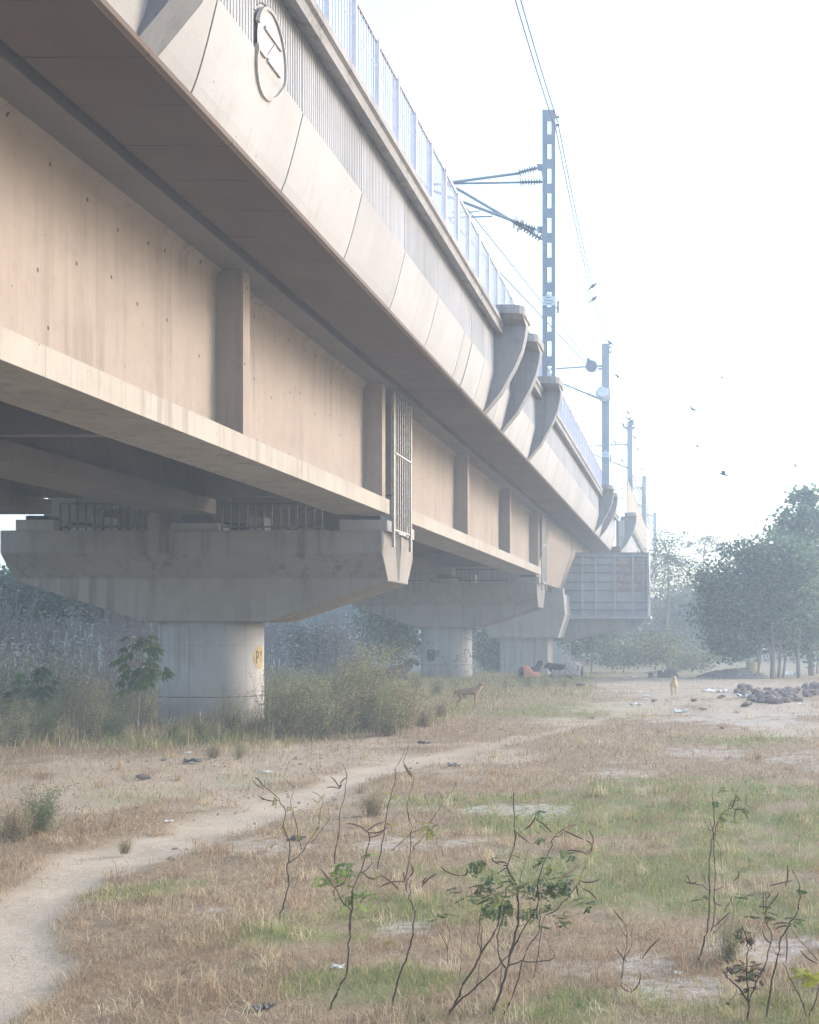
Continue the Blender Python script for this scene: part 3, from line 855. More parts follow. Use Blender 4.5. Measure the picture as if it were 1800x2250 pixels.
mast((-4.62, 41.2, 10.62), 19.68, 'nearest and tallest lattice mast standing on the third curved bracket', True, True)
m2 = mast((-4.69, 70.8, 10.62), 18.85, 'second mast, with a white drum and round pulley near its arm', False)
mast((-4.65, 100.0, 10.36), 19.4, 'third mast, with crows on its top, rising from behind the hoarding', False)
mast((-4.55, 130.0, 10.36), 18.8, 'fourth mast, just past the end of the barbed arms', False)
mast((-4.2, 160.0, 10.36), 17.9, 'farthest mast, small and faint above the far treetop', False)
b = MB(); b.lathe((-4.95, 70.45, 15.9), (0.25, -.9, .2), [(0, 0), (0, .3), (.05, .33), (.08, .28), (.3, .28), (.33, .33), (.38, .3), (.38, 0)], 18)
b.box(-5.0, -4.4, 70.5, 70.62, 15.5, 16.25); b.build('tension_drum', plain('drum_paint', (.62, .66, .70), .5), m2)
b = MB(); b.tube([(-4.4, 70.6, 13.6), (-4.2, 70.8, 12.1), (-4.05, 71, 10.7)], .018, 5); b.build('earthing_cable', plain('red_cable', (.45, .2, .15), .7), m2)

def sag(a, d, s, n=14):
    a = Vector(a); d = Vector(d)
    return [tuple(a.lerp(d, i / n) - Vector((0, 0, s * 4 * (i / n) * (1 - i / n)))) for i in range(n + 1)]
TOPS = [(-4.36, 11.4, 19.32), (-4.36, 41.2, 19.32), (-4.43, 70.8, 18.67), (-4.4, 100, 19.2), (-4.3, 130, 18.6), (-3.95, 160, 17.7)]
for k, lab in ((0, 'upper overhead wire along the mast tops'), (1, 'lower overhead wire just beneath the mast tops')):
    b = MB()
    for a, d in zip(TOPS[:-1], TOPS[1:]):
        s_ = sag((a[0] + .03 - k * .06, a[1], a[2] - .27 * k), (d[0] + .03 - k * .06, d[1], d[2] - .27 * k), .75)
        b.tube(s_, .019, 5)
    o = b.build('overhead_wire', m_wire, None, (-4.3, 85, 18)); tag(o, lab, 'wire', 'wires carried by the masts')
WL = []
for nm, pts, lab in (('catenary_wire', [(-8.7, 12, 17.3), (-8.7, 41.2, 17.1), (-8.75, 70.8, 17.1), (-8.7, 100, 17.1), (-8.6, 130, 17), (-8.2, 160, 17)], 'catenary wire hung from the arm tips over the track'),
                     ('contact_wire', [(-8.7, 12, 16.1), (-8.7, 41.2, 16.1), (-8.75, 70.8, 16.1), (-8.7, 100, 16.1), (-8.6, 130, 16.0), (-8.2, 160, 16)], 'contact wire stretched straight below the catenary wire')):
    b = MB()
    for a, d in zip(pts[:-1], pts[1:]): b.tube(sag(a, d, .5 if nm[1] == 'a' else .05), .014, 5)
    o = b.build(nm, m_wire, None, (-8.7, 85, 17)); tag(o, lab, 'wire')
tw = thing('tension_wires', (-5.2, 66, 16.6), 'pair of taut wires slanting down to a round pulley left of the second mast', 'wire')
b = MB(); b.tube([(-8.2, 41.5, 17.5), (-5.2, 66, 16.72)], .022, 5); b.tube([(-8.2, 42.5, 16.5), (-5.2, 66, 16.45)], .026, 5)
b.tube([(-5.12, 66.2, 16.6), (-4.9, 70.5, 16.1)], .012, 5); b.build('wire_pair', m_wire, tw)
b = MB(); b.lathe((-5.14, 65.9, 16.52), (.1, 1, 0), [(0, 0), (0, .33), (.1, .33), (.1, 0)], 18); b.box(-5.4, -5.2, 65.9, 66, 16.75, 16.95); b.build('pulley', m_porc, tw)

# ------------------------------------------------------------------ BIRDS
def crow_mesh():
    b = MB()
    b.lathe((0, -.14, -.08), (0, .8, .62), [(0, .0), (.02, .03), (.1, .07), (.2, .075), (.28, .05), (.32, .04)], 8)
    b.lathe((0, .07, .12), (0, .9, .15), [(0, 0), (.02, .035), (.06, .042), (.10, .028), (.12, .012), (.17, .0)], 8)
    b.prism([(-.14, -.04), (-.32, -.22), (-.31, -.26), (-.11, -.10)], -.03, .03, 'x')
    b.tube([(.02, -.02, -.04), (.02, -.01, -.115)], .007, 4); b.tube([(-.02, -.02, -.04), (-.02, -.01, -.115)], .007, 4)
    return b
def fly_mesh():
    b = MB()
    b.lathe((0, -.2, 0), (0, 1, .05), [(0, .02), (.08, .04), (.2, .055), (.3, .04), (.36, .03), (.42, 0)], 8)
    for s_ in (-1, 1):
        V = [(s_ * .03, .1, .03), (s_ * .25, .14, .13), (s_ * .46, .0, .10), (s_ * .25, -.06, .11), (s_ * .03, -.08, .02)]
        b.add(V + [(x, y, z - .012) for x, y, z in V], [(0, 1, 2, 3, 4), (9, 8, 7, 6, 5), (0, 5, 6, 1), (1, 6, 7, 2), (2, 7, 8, 3), (3, 8, 9, 4)])
    b.prism([(-.05, -.16), (.05, -.16), (.08, -.34), (-.08, -.34)], -.006, .006, 'z')
    return b
crow = recalc(crow_mesh().build('crow', m_bird, local=True)); flyer = recalc(fly_mesh().build('flying_bird', m_bird, local=True))
used = {'c': False, 'f': False}
def wire_pt(y, k):
    for a, d in zip(TOPS[:-1], TOPS[1:]):
        if a[1] <= y <= d[1]:
            u = (y - a[1]) / (d[1] - a[1])
            return a[0] + (d[0] - a[0]) * u + .03 - k * .06, a[2] + (d[2] - a[2]) * u - .27 * k - .75 * 4 * u * (1 - u)
def put_crow(x, y, z, rot, label, group=None, sc=1.0):
    o = crow if not used['c'] else crow.copy()
    if used['c']: COL.objects.link(o)
    used['c'] = True
    o.location = (x, y, z + .115 * sc); o.rotation_euler = (0, 0, rot); o.scale = (sc,) * 3; tag(o, label, 'bird', group or 'crows perched on the line')
for y, k, rot, lab in ((57.2, 0, -1.2, 'crow on the overhead wire, upper one of the pair between the first two masts'), (58.4, 1, -1.1, 'crow on the overhead wire, lower one of the pair between the first two masts'),
                       (70.0, 0, 1.4, 'lone crow perched beside the top of the second mast'), (77.5, 0, 1.2, 'lone crow on the wire just past the second mast')):
    x, z = wire_pt(y, k); put_crow(x, y, z, rot, lab)
for y, k in ((91, 0), (93, 1), (95, 0), (95.8, 1), (97.6, 0), (98.6, 1), (99.4, 0), (101.5, 0), (103.5, 1)):
    x, z = wire_pt(y, k); put_crow(x, y, z, random.uniform(-1.5, 1.5), 'one of the small crows crowded on the wire around the third mast top', 'crows crowded by the third mast')
for y, k, lab in ((109, 0, 'small crow on the wire beyond the third mast cluster'), (118, 1, 'tiny lone crow lower down the wire, nearest the fourth mast')):
    x, z = wire_pt(y, k); put_crow(x, y, z, 1, lab)
put_crow(-5.9, 99.9, 17.65, .5, 'crow sitting on the upper arm of the third mast'); put_crow(-5.3, 99.9, 16.1, .8, 'crow sitting on the lower arm of the third mast')
def put_fly(px, py, D, rz, roll, label, sc=1.0):
    o = flyer if not used['f'] else flyer.copy()
    if used['f']: COL.objects.link(o)
    used['f'] = True
    o.location = P(px, py, D); o.rotation_euler = (.2, roll, rz); o.scale = (sc,) * 3; tag(o, label, 'bird', 'birds in flight')
put_fly(1372, 939, 95, 1.0, .6, 'bird landing beside the top of the third mast', 1.1)
put_fly(1587, 830, 75, .5, .3, 'flying bird, highest one in the open sky')
put_fly(1522, 900, 70, 2.1, -.5, 'flying bird, second highest, nearer the masts')
put_fly(1534, 982, 95, 1.2, .1, 'small flying bird midway down the open sky')
put_fly(1590, 1043, 60, 1.6, .1, 'flying bird with spread wings low over the middle trees')
put_fly(1748, 1025, 110, 1.5, .2, 'faint flying bird farthest right, beside the tall tree top')

# ------------------------------------------------------------------ GRASS
def blades(x, y, h, wd, lean, col, segs=2, az=None):
    n = len(x); z = gz(x, y) - .01
    az = rng.uniform(0, 2 * np.pi, n) if az is None else az
    fa = az + rng.uniform(-1.2, 1.2, n) + np.pi / 2
    dx, dy = np.cos(az), np.sin(az); wx, wy = np.cos(fa) * wd / 2, np.sin(fa) * wd / 2
    hx = h * np.sin(lean); hz = h * np.cos(lean)
    V = np.zeros((n, 5, 3))
    V[:, 0] = np.stack([x - wx, y - wy, z], 1); V[:, 1] = np.stack([x + wx, y + wy, z], 1)
    mx, my, mz = x + dx * hx * .38, y + dy * hx * .38, z + hz * .62
    V[:, 2] = np.stack([mx + wx * .8, my + wy * .8, mz], 1); V[:, 3] = np.stack([mx - wx * .8, my - wy * .8, mz], 1)
    V[:, 4] = np.stack([x + dx * hx * 1.1, y + dy * hx * 1.1, z + hz * .92], 1)
    base = (np.arange(n) * 5)[:, None]
    return V.reshape(-1, 3), base + np.array([[0, 1, 2, 3]]), base + np.array([[3, 2, 4]]), np.repeat(col, 5, 0)
def add_blades(b, *a, **k):
    V, q, t, c = blades(*a, **k)
    b.v.append(V); b.c.append(c); b.f.append(q + b.n); b.f.append(t + b.n)
    b.sm += [np.zeros(len(q), bool), np.zeros(len(t), bool)]; b.mi += [np.zeros(len(q), int), np.zeros(len(t), int)]; b.n += len(V)
def scatter(n, d0, d1, power=1.6):
    u = rng.random(n)
    k = 1 - power
    D = (d0 ** k + u * (d1 ** k - d0 ** k)) ** (1 / k)
    px = rng.uniform(-260, 2020, n)
    return (px - VX) * D / F_PX, D
PAL_D = np.array([(.40, .29, .185), (.33, .22, .14), (.54, .43, .28), (.27, .175, .12), (.48, .38, .235), (.62, .53, .37)])
PAL_G = np.array([(.20, .28, .085), (.27, .32, .11), (.34, .35, .14), (.16, .25, .09), (.40, .36, .18)])
x, y = scatter(560000, 5.6, 62, 1.35)
pa, ba, gv, gr = masks(x, y)
tuft = fbm(x * 2.3, y * 2.3 + 40, 3)
keep = rng.random(len(x)) < np.clip(1 - pa * 1.15 - ba * .85 - gv * .75, .01, 1) * np.clip(.15 + 2.2 * (tuft - .25), .1, 1)
x, y, gr, tuft = x[keep], y[keep], gr[keep], tuft[keep]
isg = rng.random(len(x)) < gr * .62
sc = np.clip(y / 11, .8, 2.4)
xd, yd, sd_, td = x[~isg], y[~isg], sc[~isg], tuft[~isg]
n = len(xd)
pz = fbm(xd * .5, yd * .5 + 11, 3)
ci = np.clip((pz * 6 + rng.normal(0, 1.3, n)).astype(int), 0, 5)
cd = PAL_D[ci] * rng.uniform(.7, 1.25, (n, 1))
nt_ = 420; tx, ty = scatter(nt_, 6, 34, 1.5); pt_, bt_, _, _ = masks(tx, ty); kt = rng.random(nt_) < (1 - pt_) * (1 - .6 * bt_); tx, ty = tx[kt], ty[kt]; nt_ = len(tx)
per = 42; bx_ = np.repeat(tx, per) + rng.normal(0, .045, nt_ * per); by_ = np.repeat(ty, per) + rng.normal(0, .045, nt_ * per)
hs_ = np.repeat(rng.uniform(.6, 1.6, nt_), per) * rng.gamma(6, .016, nt_ * per); tcol = np.repeat(PAL_D[rng.integers(0, 6, nt_)], per, 0) * rng.uniform(.8, 1.35, (nt_ * per, 1))
b = MB(); add_blades(b, bx_, by_, hs_ + .03, rng.uniform(.003, .005, nt_ * per) * np.clip(by_ / 11, .8, 2), np.clip(rng.normal(.7, .35, nt_ * per), 0, 1.4), tcol)
add_blades(b, xd, yd, rng.gamma(4, .015, n) * (.6 + td) * sd_ ** .3 + .02, rng.uniform(.0025, .005, n) * sd_, np.clip(rng.normal(1.05, .4, n), .05, 1.5), cd)
o = b.build('dry_grass', m_grass); tag(o, 'matted brown and straw coloured dry grass over the field', 'grass', kind='stuff')
xg, yg, sg = x[isg], y[isg], sc[isg]; n = len(xg)
cg = PAL_G[rng.integers(0, 5, n)] * rng.uniform(.75, 1.3, (n, 1))
b = MB(); add_blades(b, xg, yg, rng.gamma(5, .011, n) * sg ** .3 + .02, rng.uniform(.003, .006, n) * sg, np.clip(rng.normal(.55, .3, n), .02, 1.2), cg)
o = b.build('green_grass', m_grass); tag(o, 'short green grass in patches on the open ground', 'grass', kind='stuff')

# taller scrubby grass round the pier feet and along the thicket edge
def scrub_density(x, y):
    px, py = to_px(x, y)
    edge = 1655 - 60 * smooth(560, 1000, px) - 62 * smooth(900, 1200, px)
    m = smooth(edge + 6, edge - 22, py + 26 * (fbm(x * .8, y * .8, 3) - .5))
    return m * (1 - smooth(1260, 1330, px)) 
xt = rng.uniform(-46, -3, 190000); yt = 22 + 46 * rng.random(190000) ** 1.4
k_ = (rng.random(len(xt)) < scrub_density(xt, yt) * np.clip(.3 + 2 * (fbm(xt * .7, yt * .7, 3) - .25), .1, 1)) & ~((np.abs(xt + 11.4) < 1.25) & (((yt > 29.2) & (yt < 31.4)) | ((yt > 58.8) & (yt < 61)))) 
pxx, _ = to_px(xt, yt); k_ &= (pxx > -260)
xt, yt = xt[k_], yt[k_]; n = len(xt)
hh = fbm(xt * .35 + 4, yt * .35, 3)
side = smooth(-6.5, -10, xt)
h = rng.gamma(5, .036, n) * (.45 + hh) * (.75 + .45 * side)
mixg = fbm(xt * .5 + 30, yt * .5, 3) + rng.normal(0, .18, n) + .18 * smooth(34, 44, yt)
ct = np.where((mixg > .5)[:, None], PAL_G[rng.integers(0, 5, n)] * np.array([1.0, .95, .95]), PAL_D[rng.integers(0, 6, n)]) * rng.uniform(.7, 1.2, (n, 1))
b = MB(); add_blades(b, xt, yt, h + .05, rng.uniform(.008, .018, n), np.clip(rng.normal(.5, .32, n), 0, 1.3), ct, az=rng.normal(.4, 1.6, n))
o = b.build('tall_grass', m_grass); tag(o, 'knee high tangled grass and weeds around the pier feet', 'grass', kind='stuff')

# ------------------------------------------------------------------ LEAF / TREE TOOLS
def leaf_quads(b, C, size, pal, up=.3, aspect=1.9, smin=.6):
    n = len(C)
    d = rng.normal(0, 1, (n, 3)); d[:, 2] *= .6; d /= np.linalg.norm(d, axis=1)[:, None] + 1e-9
    nr = rng.normal(0, 1, (n, 3)); nr[:, 2] += up * 3; s_ = np.cross(d, nr); s_ /= np.linalg.norm(s_, axis=1)[:, None] + 1e-9
    L = (size * rng.uniform(smin, 1.3, n))[:, None]; Wd = L / aspect
    V = np.stack([C - d * L * .5, C + s_ * Wd * .5, C + d * L * .5, C - s_ * Wd * .5], 1).reshape(-1, 3)
    pal = np.array(pal); c = pal[rng.integers(0, len(pal), n)] * rng.uniform(.7, 1.3, (n, 1))
    b.add(V, (np.arange(n) * 4)[:, None] + np.arange(4)[None, :], np.repeat(c, 4, 0), False)
TREE = [(.09, .16, .09), (.12, .19, .11), (.17, .24, .14), (.065, .12, .07)]
OLIVE = [(.15, .18, .08), (.20, .21, .10), (.12, .15, .07), (.25, .24, .12)]
def crown(b, blobs, size, pal, clump=.35, per=26, aspect=1.8):
    for (cx, cy, cz, rx, ry, rz, n) in blobs:
        k = max(3, n // per)
        d = rng.normal(0, 1, (k, 3)); d /= np.linalg.norm(d, axis=1)[:, None]
        r = rng.random(k) ** .4
        r = np.where(rng.random(k) < .22, r * 1.32, r)
        ctr = np.array([cx, cy, cz]) + d * r[:, None] * np.array([rx, ry, rz])
        C = np.repeat(ctr, per, 0) + rng.normal(0, 1, (k * per, 3)) * np.array([clump, clump, clump * .55])
        shade = np.repeat(rng.uniform(.65, 1.35, k), per)
        m0 = len(b.c)
        leaf_quads(b, C, size, pal, aspect=aspect)
        b.c[-1] = b.c[-1] * np.repeat(shade, 4)[:, None]
def tree(name, base, blobs, trunks, label, cat='tree', size=.16, pal=TREE, group=None, clump=.35, per=26, twigs=7, rad=.12, leafmat=None, aspect=1.8):
    bx, by = base; z = G(bx, by)
    t = thing(name, (bx, by, z), label, cat, group)
    b = MB(); crown(b, blobs, size, pal, clump, per, aspect); b.build('crown', leafmat or m_leaf, t)
    b = MB()
    for path, r in trunks:
        m = len(path); b.tube(path, [r * (1 - .7 * i / (m - 1)) for i in range(m)], 7)
    tops = [tp[0][-1] for tp in trunks]
    for (cx, cy, cz, rx, ry, rz, n) in blobs:
        src = min(tops, key=lambda q: (Vector(q) - Vector((cx, cy, cz))).length)
        for k in range(twigs):
            e_ = (cx + random.uniform(-.8, .8) * rx, cy + random.uniform(-.8, .8) * ry, cz + random.uniform(-.3, .9) * rz)
            mid = Vector(src).lerp(Vector(e_), .5) + Vector((random.uniform(-.2, .2), random.uniform(-.2, .2), random.uniform(0, .3)))
            b.tube([src, tuple(mid), e_], [rad * .42, rad * .22, .012], 5, cap=False)
    b.build('trunk', m_bark, t)
    return t
def blob(px, py, rpx, rpy, D, n, dy=0, ry=None):
    x, y, z = P(px, py, D + dy); s_ = (D + dy) / F_PX
    return (x, y, z, rpx * s_, (ry if ry else rpx * s_), rpy * s_, n)
def trunkpx(pts, D, r, jitter=.3):
    return ([tuple(Vector(P(a, c_, D)) + Vector((0, random.uniform(-jitter, jitter), 0))) for a, c_ in pts], r)

# big spreading tree at right, several stems
D = 61
tree('spreading_tree', P(1700, 1487, D)[:2], [blob(1640, 1290, 85, 75, D, 5200), blob(1725, 1250, 75, 70, D, 4600), blob(1600, 1345, 50, 60, D, 2400), blob(1690, 1350, 85, 60, D, 4200, 1), blob(1760, 1330, 70, 80, D, 3600, 2), blob(1660, 1225, 55, 35, D, 1500), blob(1600, 1390, 35, 25, D, 700), blob(1575, 1290, 30, 40, D, 900), blob(1610, 1420, 60, 28, D, 1300, 1), blob(1560, 1350, 30, 40, D, 800), blob(1730, 1400, 60, 30, D, 1300, 2.5), blob(1790, 1400, 50, 50, D, 1500, 3)],
     [trunkpx([(1660, 1492), (1668, 1440), (1682, 1390), (1675, 1330)], D, .15), trunkpx([(1697, 1492), (1699, 1430), (1694, 1370), (1700, 1300)], D, .14), trunkpx([(1712, 1490), (1716, 1430), (1712, 1370), (1740, 1290)], D, .09), trunkpx([(1755, 1490), (1752, 1430), (1760, 1380), (1765, 1300)], D + 1, .12), trunkpx([(1704, 1490), (1690, 1420), (1660, 1370), (1630, 1310)], D, .09), trunkpx([(1722, 1491), (1730, 1420), (1740, 1370), (1770, 1330)], D + .5, .07), trunkpx([(1664, 1440), (1640, 1400), (1610, 1370)], D, .07)],
     'large dense spreading tree with pale multiple trunks at the right', size=.24, clump=.42, rad=.13)
D = 68
tree('tall_tree', P(1775, 1485, D)[:2], [blob(1768, 1098, 28, 28, D, 500), blob(1750, 1150, 45, 30, D, 800), blob(1790, 1170, 45, 60, D, 1200), blob(1728, 1175, 28, 20, D, 320), blob(1770, 1230, 60, 40, D, 1100)],
     [trunkpx([(1785, 1490), (1780, 1380), (1772, 1260), (1770, 1180)], D, .2)], 'tall open tree with large leaves standing highest at the right edge', size=.30, clump=.4, per=14, aspect=1.4)
D = 92
tree('feathery_tree', P(1465, 1480, D)[:2], [blob(1468, 1190, 38, 26, D, 1000), blob(1450, 1235, 50, 30, D, 1500), blob(1500, 1255, 60, 28, D, 1400), blob(1540, 1285, 40, 26, D, 900), blob(1450, 1275, 40, 22, D, 800)],
     [trunkpx([(1470, 1485), (1465, 1400), (1470, 1300), (1468, 1220)], D, .16)], 'feathery light green tree just right of the formwork box', size=.2, clump=.4, pal=[(.09, .14, .06), (.12, .17, .08), (.07, .11, .05)], per=30, aspect=2.6)
D = 104
tree('flat_topped_tree', P(1547, 1475, D)[:2], [blob(1550, 1186, 24, 7, D, 260), blob(1518, 1195, 18, 6, D, 160), blob(1580, 1200, 26, 6, D, 240), blob(1540, 1212, 16, 6, D, 120), blob(1600, 1215, 16, 8, D, 120)],
     [trunkpx([(1545, 1480), (1546, 1300), (1547, 1215), (1550, 1190)], D, .1), trunkpx([(1547, 1216), (1570, 1208), (1590, 1200)], D, .05), trunkpx([(1547, 1225), (1530, 1205), (1518, 1196)], D, .05)],
     'slender bare tree with thin flat layered branches above the hazy thicket', size=.2, clump=.25, per=10, rad=.05, pal=[(.14, .10, .08), (.12, .12, .08)])
D = 108
tree('hazy_tree', P(1500, 1478, D)[:2], [blob(1480, 1330, 60, 60, D, 3000), blob(1555, 1320, 60, 60, D, 3000), blob(1520, 1400, 100, 60, D, 4200), blob(1440, 1400, 50, 50, D, 1800)], [trunkpx([(1505, 1485), (1500, 1380)], D, .15)],
     'low round hazy tree filling the gap between box and spreading tree', size=.26, pal=[(.12, .17, .11), (.16, .20, .13)])
D = 66
for px_, py_, rx_, ry_, lab in ((1370, 1440, 55, 30, 'low bush under the formwork box, close behind its bottom frame'), (1300, 1410, 60, 45, 'dark bush filling the space under the left part of the formwork box'), (1440, 1425, 60, 38, 'pale green bush right of the formwork box foot'), (1520, 1450, 60, 26, 'low brownish bush behind the debris heap')):
    DD = D + random.uniform(10, 16)
    tree('bush', P(px_, 1475, DD)[:2], [blob(px_, py_, rx_, ry_, DD, 2200)], [trunkpx([(px_, 1482), (px_ + 4, py_)], DD, .06)], lab, 'bush', size=.2, pal=OLIVE if 'pale' in lab or 'brown' in lab else TREE, clump=.3)
# thin trees far right
for i, (px_, h_) in enumerate(((1782, 1360), (1795, 1340), (1812, 1300))):
    DD = 72 + i * 3
    tree('thin_tree', P(px_, 1480, DD)[:2], [blob(px_ + 5, h_, 35, 40, DD, 1100)], [trunkpx([(px_, 1486), (px_ + 3, 1400), (px_ + 6, h_)], DD, .07)], ('slim leaning tree right of the spreading tree trunks', 'slim tree at the right frame edge', 'slim tree cut by the right frame edge, farthest back')[i], size=.2, group='slim trees at the right edge')

# left: trees over the thicket
for (px_, py_, rx_, ry_, DD, pal, lab) in ((60, 1290, 110, 45, 44, TREE, 'leafy tree crown behind the left end of the near cap'), (230, 1310, 90, 40, 47, [(.08, .13, .06), (.12, .17, .08)], 'light green leafy tree left of the near pier, against the thicket'), (-90, 1330, 110, 70, 42, TREE, 'dark leafy tree cut by the left frame edge'),
                                           (850, 1370, 60, 60, 60, [(.09, .15, .10), (.13, .19, .13)], 'pale grey green tree left of the second pier'), (690, 1420, 70, 45, 66, [(.10, .13, .10), (.12, .15, .10)], 'hazy bush tree midway between the first two piers'), (1080, 1420, 30, 60, 78, TREE, 'dark hazy tree seen between the second and third piers')):
    tree('leafy_tree', P(px_, 1500, DD)[:2], [blob(px_, py_, rx_, ry_, DD, 3000), blob(px_ + rx_ * .4, py_ + ry_ * .8, rx_ * .7, ry_ * .7, DD, 1500)], [trunkpx([(px_, 1560 if DD < 50 else 1500), (px_ + 10, 1450), (px_ + 3, py_ + 10)], DD, .09)], lab, size=.19, pal=pal, group='trees over the thicket')

# bare purple-grey stems, each bush one thing
def bare_bush(seed, h=3.4):
    r_ = random.Random(seed); b = MB()
    for i in range(34):
        a = r_.uniform(0, 6.28); s_ = r_.uniform(.1, .5); hh_ = h * r_.uniform(.6, 1.05); x0, y0 = r_.uniform(-.5, .5), r_.uniform(-.4, .4)
        p_ = [(x0, y0, -.2), (x0 + math.cos(a) * s_ * .5, y0 + math.sin(a) * s_ * .5, hh_ * .45), (x0 + math.cos(a) * s_ * 1.6, y0 + math.sin(a) * s_ * 1.6, hh_)]
        b.tube(p_, [.022, .015, .006], 4, cap=False)
        for k in range(4):
            u = r_.uniform(.4, .95); q0 = Vector(p_[1]).lerp(Vector(p_[2]), (u - .4) / .6); a2 = r_.uniform(0, 6.28)
            b.tube([tuple(q0), tuple(q0 + Vector((math.cos(a2) * .3, math.sin(a2) * .3, r_.uniform(.3, .7))))], [.009, .003], 3, cap=False)
    return b
m_stem = plain('grey_stem', (.29, .25, .26), .9, 0, .3, 8)
bb = [bare_bush(i).build('bare_shrub', m_stem, local=True) for i in range(3)]
k = 0
for i in range(26):
    DD = random.uniform(37, 50); px_ = -150 + i * 40 + random.uniform(-15, 15)
    if px_ > 480: DD = random.uniform(61, 68)
    if px_ > 840: px_ = random.uniform(-100, 400)
    o = bb[i % 3] if i < 3 else bb[i % 3].copy()
    if i >= 3: COL.objects.link(o)
    x_, y_, _ = P(px_, 1500, DD); o.location = (x_, y_, G(x_, y_)); o.rotation_euler = (0, 0, random.uniform(0, 6.28)); s_ = random.uniform(.75, 1.2); o.scale = (s_ * 1.2, s_ * 1.2, s_)
    tag(o, 'leafless grey purple shrub in the thicket behind the near pier', 'shrub', 'bare shrubs of the thicket')
# undergrowth mass behind
n = 42000
xu = rng.uniform(-46, -3, n); yu = rng.uniform(36, 64, n); pxu, pyu = to_px(xu, yu)
ok = (pxu > -250) & (((pxu < 500) & (yu < 60)) | ((yu > 60.5) & (pxu < 900)))
xu, yu = xu[ok], yu[ok]
hu = (1.2 + 2.6 * fbm(xu * .25, yu * .25, 3)) * smooth(-7, -12, xu + 0 * yu) * (.55 + .45 * smooth(36, 44, yu)) + .3
C = np.stack([xu, yu, gz(xu, yu) + hu * rng.random(len(xu)) ** .8], 1)
b = MB(); leaf_quads(b, C, .17, [(.40, .39, .32), (.46, .43, .37), (.32, .37, .25), (.50, .46, .40), (.36, .37, .28)], aspect=2.6)
ns = 9000
sx_, sy_ = rng.choice(xu, ns), rng.choice(yu, ns)
o = b.build('undergrowth', m_leaf); tag(o, 'grey green undergrowth massed under and behind the viaduct', 'undergrowth', kind='stuff')
# far wood closing the view
n = 52000
xf = rng.uniform(-90, 55, n); yf_ = rng.uniform(118, 145, n); hf = 4.2 + 4.0 * fbm(xf * .12, yf_ * .08 + 5, 4)
C = np.stack([xf, yf_, -.5 + hf * rng.random(n) ** .7], 1)
b = MB(); leaf_quads(b, C, .62, [(.07, .09, .05), (.09, .11, .06), (.06, .08, .05)], aspect=1.6)
o = b.build('far_wood', m_leaf); tag(o, 'far wood dissolving in the haze behind everything', 'wood', kind='stuff')

# ------------------------------------------------------------------ WEED BUSHES round the near pier
def weed(seed, h=1.6, n=60, spread=.75, lean=.2, pal=OLIVE, leafsz=.075, dens=52):
    r_ = random.Random(seed); st = MB(); lf = MB(); Cs = []
    for i in range(n):
        a = r_.uniform(0, 6.28); s_ = r_.uniform(.1, 1) * spread; hh_ = h * r_.uniform(.45, 1.05)
        x0, y0 = r_.gauss(0, .16), r_.gauss(0, .16)
        p_ = [Vector((x0, y0, -.05)), Vector((x0 + math.cos(a) * s_ * .4 + lean * .2, y0 + math.sin(a) * s_ * .4, hh_ * .5)), Vector((x0 + math.cos(a) * s_ + lean * hh_ * .7, y0 + math.sin(a) * s_, hh_))]
        st.tube(p_, [.009, .006, .002], 4, cap=False)
        for k in range(dens):
            u = r_.uniform(.12, 1.0)
            q = p_[0].lerp(p_[1], u * 2) if u < .5 else p_[1].lerp(p_[2], u * 2 - 1)
            Cs.append(tuple(q + Vector((r_.gauss(0, .07), r_.gauss(0, .07), r_.gauss(0, .05)))))
    leaf_quads(lf, np.array(Cs), leafsz, pal, aspect=3.4)
    return st, lf
def weed_thing(seed, **k):
    t = bpy.data.objects.new('weed_bush', None); COL.objects.link(t)
    st, lf = weed(seed, **k)
    lf.build('foliage', m_leaf, t, local=True); st.build('stems', m_bark, t, local=True)
    return t
PALW = [(.31, .32, .17), (.25, .27, .14), (.42, .38, .23), (.18, .22, .10)]
PALT = [(.36, .29, .19), (.28, .25, .14), (.42, .34, .22)]
protos = [weed_thing(1, pal=PALW), weed_thing(2, pal=PALW, h=1.9, lean=.45), weed_thing(3, pal=PALT, h=1.2, spread=.7), weed_thing(4, pal=[(.15, .20, .10), (.20, .24, .12)], h=1.3, spread=.6)]
usedw = [False] * 4
def put_weed(kd, px_, py_, sc_, label, group):
    D_ = EYE * F_PX / (py_ - VY)
    x_, y_, _ = P(px_, py_, D_)
    o = protos[kd] if not usedw[kd] else copy_tree(protos[kd]); usedw[kd] = True
    o.location = (x_, y_, G(x_, y_)); o.rotation_euler = (0, 0, random.uniform(-.6, .6)); o.scale = (sc_,) * 3
    tag(o, label, 'weed', group)
RG = 'weed bushes to the right of the near pier'
for kd, px_, py_, sc_ in ((0, 625, 1622, .8), (1, 650, 1618, .8), (0, 700, 1626, .8), (1, 745, 1612, 1.05), (3, 690, 1600, .9), (1, 800, 1605, 1.0), (0, 850, 1618, .75), (2, 880, 1605, .9), (2, 930, 1598, .5), (0, 610, 1596, .9), (1, 770, 1590, 1.0), (0, 900, 1580, .6), (2, 970, 1575, .4), (0, 560, 1615, .4), (3, 860, 1575, .7)):
    put_weed(kd, px_, py_, sc_, 'feathery olive weed bush in the clump right of the near pier', RG)
LG = 'weeds before and left of the near pier'
